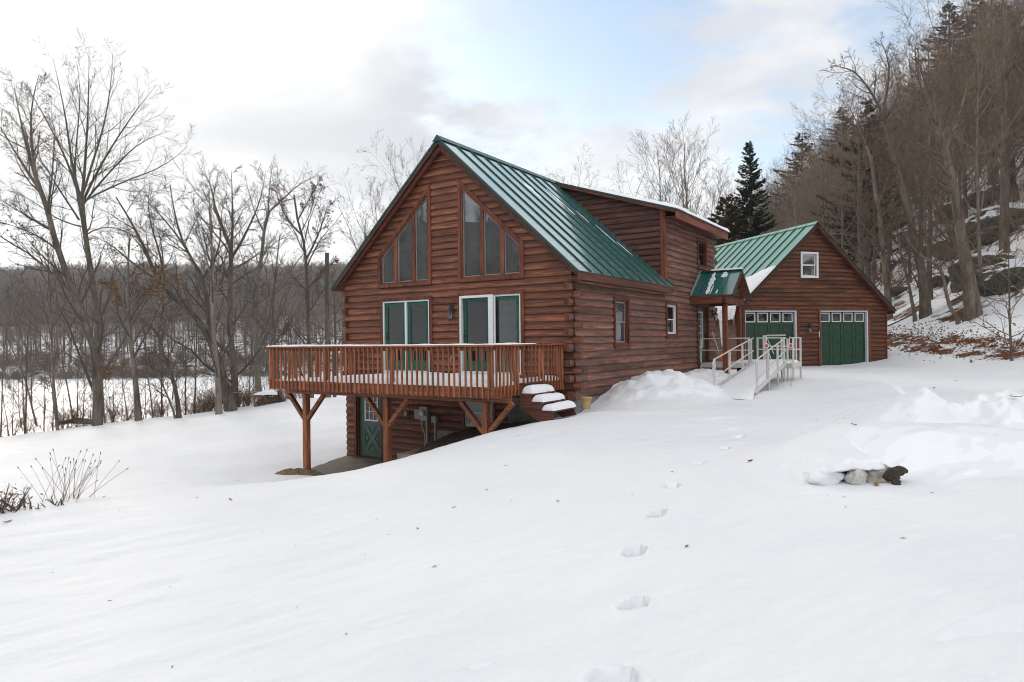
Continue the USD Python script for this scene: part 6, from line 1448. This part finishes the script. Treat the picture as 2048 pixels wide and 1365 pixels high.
P_sap = [Proto([('trunk', m1, bark_grey, True), ('crown', m2, twig_far, False)]) for m1, m2 in (tree_meshes(grow_tree(*straight_stem(h_, .045, sd, (ln, 0)), [(12, .25, .97, .34, 42, .1, 5, .12), (5, .15, .97, .5, 40, .06, 4, .14), (4, .15, .97, .5, 38, .03, 3, .16)], sd), 1) for h_, sd, ln in ((7.5, 481, .06), (6.0, 483, -.10), (5.0, 485, .02)))]
LS = ['thin bare sapling leaning right on the river bank', 'thin bare sapling leaning left on the river bank', 'short upright bare sapling on the river bank']
for k in range(39):
    i = k % 3; Yb = 35.5 + 11 * rgf.random(); px = -10 + 640 * (k + rgf.random()) / 39; q = at(px, 800, Yb + px * .006)
    P_sap[i].put('sapling', q[0], q[1], rgf.normal(0, 30), .7 + .55 * rgf.random(), LS[i], 'sapling', ('right leaning saplings on the bank', 'left leaning saplings on the bank', 'upright saplings on the bank')[i], sink=.05)
n = 260; fy = 131 + 30 * rgf.random(n) ** 1.5; fx = fy * (-.82 + .62 * rgf.random(n))
instancer('bank_brush', [[('stems', brush_model(2.6, 14, 461, None, .03), twig_red)], [('stems', brush_model(3.2, 12, 463, None, .03), twig_dark)]], np.stack([fx, fy, ground(fx, fy)], 1), rgf.random(n) * 6.28, .7 + .7 * rgf.random(n), rgf.integers(0, 2, n), 'brush along the far river bank')

# ------------------------------------------------------------------ winter haze
hz = usdkit.material(stage, '/World/Looks/haze_air', {'v': ('principled_volume', {'color': (0.82, 0.88, 0.96), 'density': 0.00030, 'anisotropy': 0.35})}, [], volume='v.volume')
hb = box(-1700, 1700, -1700, 1700, -12, 260)
tag(usdkit.mesh(stage, '/World/haze', hb, hz), 'thin pale winter haze over the valley', kind='stuff')

# ------------------------------------------------------------------ rocks, logs and small things
def rock(name, c, r, seed, label, mat, squash, amp=.30, cat='rock', group=None, sub=4, rot=0.0):
    v, f = blob((0, 0, 0), 1.0, seed, amp, squash, sub); v = np.sign(v) * np.abs(v) ** .85 * r
    cr_, sr_ = math.cos(rot), math.sin(rot); v = np.stack([v[:, 0] * cr_ - v[:, 1] * sr_, v[:, 0] * sr_ + v[:, 1] * cr_, v[:, 2]], 1) + np.array(c)
    return single(name, (v, f), mat, label, cat, group, smooth=45)
RK = [(2015, 455, 2.9, (1.35, 1.0, .62), 'largest dark overhanging ledge of rock at the right edge of the hillside'), (1975, 545, 2.0, (1.3, 1, .62), 'mossy boulder capped with snow right of the thickest trunk'), (1890, 560, 1.3, (1.4, 1, .6), 'low mossy boulder between the two thick trunks'), (2040, 560, 1.7, (1.2, 1, .7), 'mossy boulder at the right edge below the dark ledge'),
      (1880, 500, 1.5, (1.6, 1, .5), 'flat snowy ledge left of the thickest trunk'), (1965, 485, 1.9, (1.7, 1, .5), 'broad flat ledge of rock under a sheet of snow'), (1810, 580, 1.0, (1.4, 1, .6), 'small boulder behind the second thick trunk'), (1835, 470, 1.4, (1.4, 1, .55), 'grey boulder higher up behind the second thick trunk'), (1930, 420, 1.9, (1.5, 1, .55), 'snowy rock ledge above the thickest trunk'), (2000, 390, 2.0, (1.5, 1, .5), 'highest snowy ledge on the right of the hillside'), (1790, 530, 1.2, (1.3, 1, .6), 'boulder just above the garage eave')]
for k, (px, py, r, sq, lab) in enumerate(RK):
    g = ray_ground(px, py); rock('boulder', g + np.array([.3 * r, .3 * r, -.12 * r]), r, 500 + k, lab, rock_moss, sq, .34, rot=.6 + .3 * k)
g = ray_ground(1735, 972); sx = g[1] / F_PX
def near(px, py, dy=0.0): return at(px, py, g[1] + dy)
rock('stone', near(1752, 950, .20), 27 * sx, 521, 'dark grey stone under the lip of the snow bank in the right foreground', rock_grey, (1.35, 1.0, .8), .42, 'stone', rot=.1)
rock('ice_chunk', near(1712, 957, .13), 21 * sx, 523, 'pale dirty lump of ice left of the stone in the snow bank', ice_dirty, (.95, .8, .95), .42, 'ice', rot=.5)
rock('ice_chunk', near(1648, 952, .22), 27 * sx, 526, 'crusty lump of frozen snow at the left end of the snow bank', snow_lump, (1.6, .9, .78), .45, 'ice', rot=.2)
for k, (px, py, r, lab) in enumerate(((1783, 949, 15, 'dark lump of bark at the right end of the grey stone'), (1800, 942, 11, 'upper dark lump of bark tucked under the snow lip'), (1793, 964, 8, 'small brown clod below the dark bark'), (1775, 977, 6, 'smallest brown clod on the snow below the stone'))):
    rock('clod', near(px, py, .10 if k < 2 else .0) - [0, 0, 0 if k < 2 else r * sx * .3], r * sx, 531 + k, lab, dirt_mat, (1.1, .9, .85), .5, 'clod', sub=3)
U, V = np.meshgrid(np.linspace(-1, 1, 70), np.linspace(0, 1, 46)); nz = lambda k, sd: meshkit.fbm(np.stack([U * k + 5, V * k * .6, 0 * U], -1), 4, sd) - .5
XL = g[0] - .02 + .60 * U; YF = g[1] + .04 + .42 * np.abs(U) ** 3 + .16 * (meshkit.fbm(np.stack([U * 3.1, 0 * U, 0 * U], -1), 4, 61) - .5); YB = g[1] + 1.05
YL = YF + (YB - YF) * V; GL = ground(XL, YL); zf = -.365 - .13 * np.abs(U) ** 2.2; zb = ground(XL, 0 * XL + YB)
tz = zf + (zb - zf) * V ** 1.6 + .05 * nz(4, 62) - .085 * (1 - np.sqrt(np.clip(1 - (1 - np.clip(V / .16, 0, 1)) ** 2, 0, 1)))
wl = 1 - sstep(.42, .80, np.abs(U + .06)); tz = (GL - .05) * (1 - wl) + tz * wl
top = np.maximum(tz, GL - .01 - .05 * (1 - wl)) - .03 * sstep(.85, 1, V); bot = np.minimum(tz - .012, np.where(V < .03, tz - .004, zf - .105 + .03 * nz(5, 63) + .02 * V))
q = np.arange(U.size).reshape(U.shape); A, B, C2, D2_ = q[:-1, :-1].ravel(), q[:-1, 1:].ravel(), q[1:, 1:].ravel(), q[1:, :-1].ravel(); f = np.vstack([np.stack([A, B, C2], 1), np.stack([A, C2, D2_], 1)]); N = U.size
rim = q[0]; fr = np.vstack([np.stack([rim[:-1], rim[:-1] + N, rim[1:] + N], 1), np.stack([rim[:-1], rim[1:] + N, rim[1:]], 1)])
single('snow_lip', (np.vstack([np.stack([XL, YL, top], -1).reshape(-1, 3), np.stack([XL, YL + .01, bot], -1).reshape(-1, 3)]), np.vstack([f, f[:, ::-1] + N, fr])), snow_lump, 'overhanging lip of snow above the grey stone', 'snow', kind='stuff', smooth=60)
v, f = blob((0, 0, 0), 1.0, 547, .3, (1, 1, 1), 4)
single('snow_apron', (v * np.array([.50, .14, .05]) + near(1660, 980, .12), f), snow_lump, 'low drift of snow against the foot of the grey stone', 'snow', kind='stuff', smooth=True)
def dead_leaf(px, py, size, label, mat=leaf_tan, rot=0.0, lift=.006):
    g = ray_ground(px, py); u = np.linspace(-1, 1, 9); w = .38 * np.sqrt(np.clip(1 - u ** 2, 0, 1)) * (1 + .25 * np.sin(u * 9)); L = np.stack([u, w, .16 * u ** 2 + .12], 1); Rr = np.stack([u, -w, .16 * u ** 2 + .10], 1); C_ = np.stack([u, 0 * u, .16 * u ** 2], 1)
    v = np.vstack([L, C_, Rr]) * size / 2; c, s = math.cos(rot), math.sin(rot); v = np.stack([v[:, 0] * c - v[:, 1] * s, v[:, 0] * s + v[:, 1] * c, v[:, 2] + lift], 1) + g
    f = [x for i in range(8) for x in ((i, 9 + i, 10 + i), (i, 10 + i, i + 1), (9 + i, 18 + i, 19 + i), (9 + i, 19 + i, 10 + i))]
    single('dead_leaf', (v, np.array(f)), mat, label, 'leaf')
for px, py, sz, lab, mt in ((461, 1001, .10, 'curled tan leaf lying on the snow right of the dry flower clump', leaf_tan), (1116, 1005, .055, 'small brown leaf alone on the snow left of the footprints', leaf_brown), (1500, 924, .11, 'brown leaf standing on the snow near the upper footprints', leaf_brown), (15, 1045, .11, 'brown leaf on the snow below the left bush', leaf_tan), (1868, 777, .16, 'tan leaf on the drive beyond the ploughed snow bank', leaf_tan), (2032, 796, .2, 'dark leaf at the right edge above the snow pile', leaf_brown), (1912, 763, .13, 'dark leaf far out on the drive', leaf_brown), (1538, 760, .12, 'dark leaf on the snow at the foot of the ramp', leaf_brown), (1708, 851, .10, 'russet leaf on the lumpy snow in the right middle', leaf_brown), (1752, 972, .13, 'tan oak leaf lying against the grey stone', leaf_tan)):
    dead_leaf(px, py, sz, lab, mt, rot=px * .7)
n = 2600; tt = rgf.random(n); yy = 27 + 22 * tt; xx = xbase(yy) + 1.0 + 2.6 * rgf.random(n) + rgf.normal(0, .5, n); zz_ = ground(xx, yy)
lv_ = []
cc = np.stack([xx, yy, zz_ + .03], 1); aa = unit(rgf.normal(0, 1, (n, 3)) * [1, 1, .5]); bb_ = unit(np.cross(aa, rgf.normal(0, 1, (n, 3)))); s_ = .055 * (.6 + .8 * rgf.random((n, 1)))
vv = np.stack([cc - aa * s_, cc + bb_ * s_ * .6, cc + aa * s_, cc - bb_ * s_ * .6], 1).reshape(-1, 3); o = np.arange(n)[:, None] * 4
single('leaf_litter', (vv, np.vstack([o + [0, 1, 2], o + [0, 2, 3]])), leaf_brown, 'brown leaves scattered over the snow at the foot of the hillside', 'leaves', kind='stuff')

n = 150; yy = 3.5 + 24 * rgf.random(n); xx = yy * (-.72 + 1.4 * rgf.random(n)); aa, bb2 = to_house(xx, yy); ok = ~((aa > -9) & (aa < 4.5) & (bb2 > -4)); xx, yy = xx[ok], yy[ok]; n = len(xx)
cc = np.stack([xx, yy, ground(xx, yy) + .006], 1); th_ = rgf.random(n) * 6.28; d_ = np.stack([np.cos(th_), np.sin(th_), .1 * rgf.normal(0, 1, n)], 1); w_ = np.stack([-np.sin(th_), np.cos(th_), 0 * th_], 1); l_ = (.012 + .03 * rgf.random((n, 1)) ** 2)
vv = np.stack([cc - d_ * l_, cc + w_ * l_ * .25 + [0, 0, .004], cc + d_ * l_, cc - w_ * l_ * .25], 1).reshape(-1, 3); o = np.arange(n)[:, None] * 4
single('leaf_debris', (vv, np.vstack([o + [0, 1, 2], o + [0, 2, 3]])), leaf_brown, 'tiny bits of leaf and twig strewn over the snowy yard', 'debris', kind='stuff')

# dry flower clump and bush at the left
g = ray_ground(118, 1002); rgp = np.random.default_rng(91)
t = Thing('dry_flower_clump', 'clump of thin dry flower stems with dark seed heads poking out of the snow', 'dry plant', base=g)
n = 34; base = g + np.stack([rgp.normal(.05, .22, n), rgp.normal(0, .12, n), np.full(n, -.05)], 1); ang_ = rgp.normal(0, .38, n) + (base[:, 0] - g[0]) * .8; L = .50 + .28 * rgp.random(n); dirs = np.stack([np.sin(ang_), rgp.normal(0, .15, n), np.cos(ang_)], 1)
s = np.linspace(0, 1, 5)[None, :, None]; P = base[:, None] + dirs[:, None] * L[:, None, None] * s + np.stack([.05 * np.sign(ang_)[:, None] * s[0, :, 0] ** 2, 0 * s[0, :, 0][None] + 0 * ang_[:, None], -.03 * np.abs(ang_)[:, None] * s[0, :, 0] ** 2], -1)
for k in range(n):
    q = t.part('stem', tubes([P[k]], [np.linspace(.0035, .002, 5)], 4), grass_dry)
    e = P[k, -1]; d = unit(P[k, -1] - P[k, -2]); t.part('seed_head', tubes([[e - d * .012, e + d * .012, e + d * .03]], [[.003, .0075, .003]], 5, True), twig_dark, under=q)
g = ray_ground(118, 1012)
def bush(name, c, h, n, seed, label, tw, leafn=0):
    rg = np.random.default_rng(seed); m_ = brush_model(h, n, seed, tw, .0025); v = np.array(m_[0]) * [.9, .9, 1]
    t = Thing(name, label, 'bush', base=c); t.part('stems', (v * .9 + c - [0, 0, .04], m_[1]), tw)
    if leafn:
        P0 = c + rg.normal(0, .14, (leafn, 3)) * [1, 1, .7] + [0, 0, .14]; a = unit(rg.normal(0, 1, (leafn, 3))); b = unit(np.cross(a, rg.normal(0, 1, (leafn, 3)))); s_ = .022 * (.6 + .8 * rg.random((leafn, 1)))
        vv = np.stack([P0 - a * s_, P0 + b * s_ * .4, P0 + a * s_, P0 - b * s_ * .4], 1).reshape(-1, 3); o = np.arange(leafn)[:, None] * 4; t.part('leaves', (vv, np.vstack([o + [0, 1, 2], o + [0, 2, 3]])), leaf_brown)
bush('low_bush', ray_ground(8, 1026), .5, 22, 471, 'dark tangled low bush cut by the left edge of the picture', twig_dark, 260)
bush('low_bush', ray_ground(40, 1022), .42, 7, 473, 'thin bush with angled twigs right of the tangled bush', twig_dark)
bush('low_bush', ray_ground(104, 1013), .20, 10, 475, 'tiny snowy tuft of twigs below the dry flower clump', twig_dark)

# firewood
wp = Thing('firewood_pile', 'low stack of split firewood capped with snow at the far yard edge', 'firewood pile', base=at(532, 815, 37.0))
rgw = random.Random(4); a0, a1 = at(508, 819, 37.0), at(566, 806, 37.4); dirw = (a1 - a0); Lw = np.linalg.norm(dirw[:2])
for r in range(5):
    k = 0; u = .05 + .08 * r
    while u < Lw - .04 * r:
        R0 = rgw.uniform(.055, .085); p = a0 + dirw * (u / Lw); zb = float(ground(p[0], p[1])) + .06 + .135 * r
        if not (r == 4 and (u < .5 or u > 1.6)) and not (r == 3 and u < .3):
            y0_ = p[1] + rgw.uniform(-.05, .05); q = wp.part('split_log', tubes([[(p[0], y0_, zb), (p[0] + .01, y0_ + .45, zb)]], [[R0, R0 * .95]], 6, True), bark_grey)
            wp.part('cut_face', tubes([[(p[0], y0_ - .006, zb), (p[0], y0_ - .001, zb)]], [[R0 * .8, R0 * .86]], 6, True), end_grain, under=q)
        u += R0 * 2.05
cxw = (a0 + a1) / 2; xs_ = np.linspace(-.55, 1, 30)
zf = lambda X, Y: np.clip(1.1 - np.abs(X - cxw[0]) / 1.6, .3, 1)
snow_blanket('firewood_snow', a0[0] - .05, a1[0] - .25, cxw[1] - .12, cxw[1] + .5, float(ground(cxw[0], cxw[1])) + .52, .20, 'cap of snow on the firewood pile', WORLD, n=(40, 14), seed=71, edge=.2, rough=.35, taper=zf)
pts = [at(348, 787, 37.2), at(395, 787, 37.4), at(437, 787, 36.9), at(500, 785, 37.8), at(545, 781, 38.4), at(572, 777, 38.8)]
single('rope', tubes([resample(pts, 24)], [np.full(24, .011)], 5), rope_mat, 'thin yellow rope strung between the trees near the firewood', 'rope')
def branch(name, px, label, r, lift=.05):
    P0 = np.array([ray_ground(*q) + [0, 0, lift + .04 * k] for k, q in enumerate(px)]); P = resample(P0, 10); rg = np.random.default_rng(int(px[0][0])); Q, R = sprout(P[None], np.linspace(r, r * .4, 10)[None], 6, .2, .95, .22, 45, .03, 4, .12, rg)
    single(name, join([tubes([P], [np.linspace(r, r * .4, 10)], 6, True), tubes(Q, R, 4)]), bark_grey, label, 'branch')
branch('fallen_branch', [(1775, 655), (1800, 645), (1830, 634)], 'dark fallen branch on the snow beside the garage corner', .05)
branch('fallen_branch', [(1942, 645), (1922, 610), (1903, 575)], 'thin fallen pole leaning on the snow between the thick trunks', .03, .3)
for k, (pa, pb, lab) in enumerate((((116, 838), (186, 850), 'fallen grey log lying among the brush left of the tallest tree'), ((140, 846), (188, 842), 'second fallen log crossing the first by the tallest tree'))):
    p, q = at(*pa, 35.6), at(*pb, 35.4); p[2] = float(ground(p[0], p[1])) + .45; q[2] = float(ground(q[0], q[1])) + .12
    single('fallen_log', tubes([resample([p, (p + q) / 2 + [0, 0, .06], q], 8)], [np.linspace(.10, .13, 8)], 8, True), bark_grey, lab, 'log', smooth=40)
#TREES_END
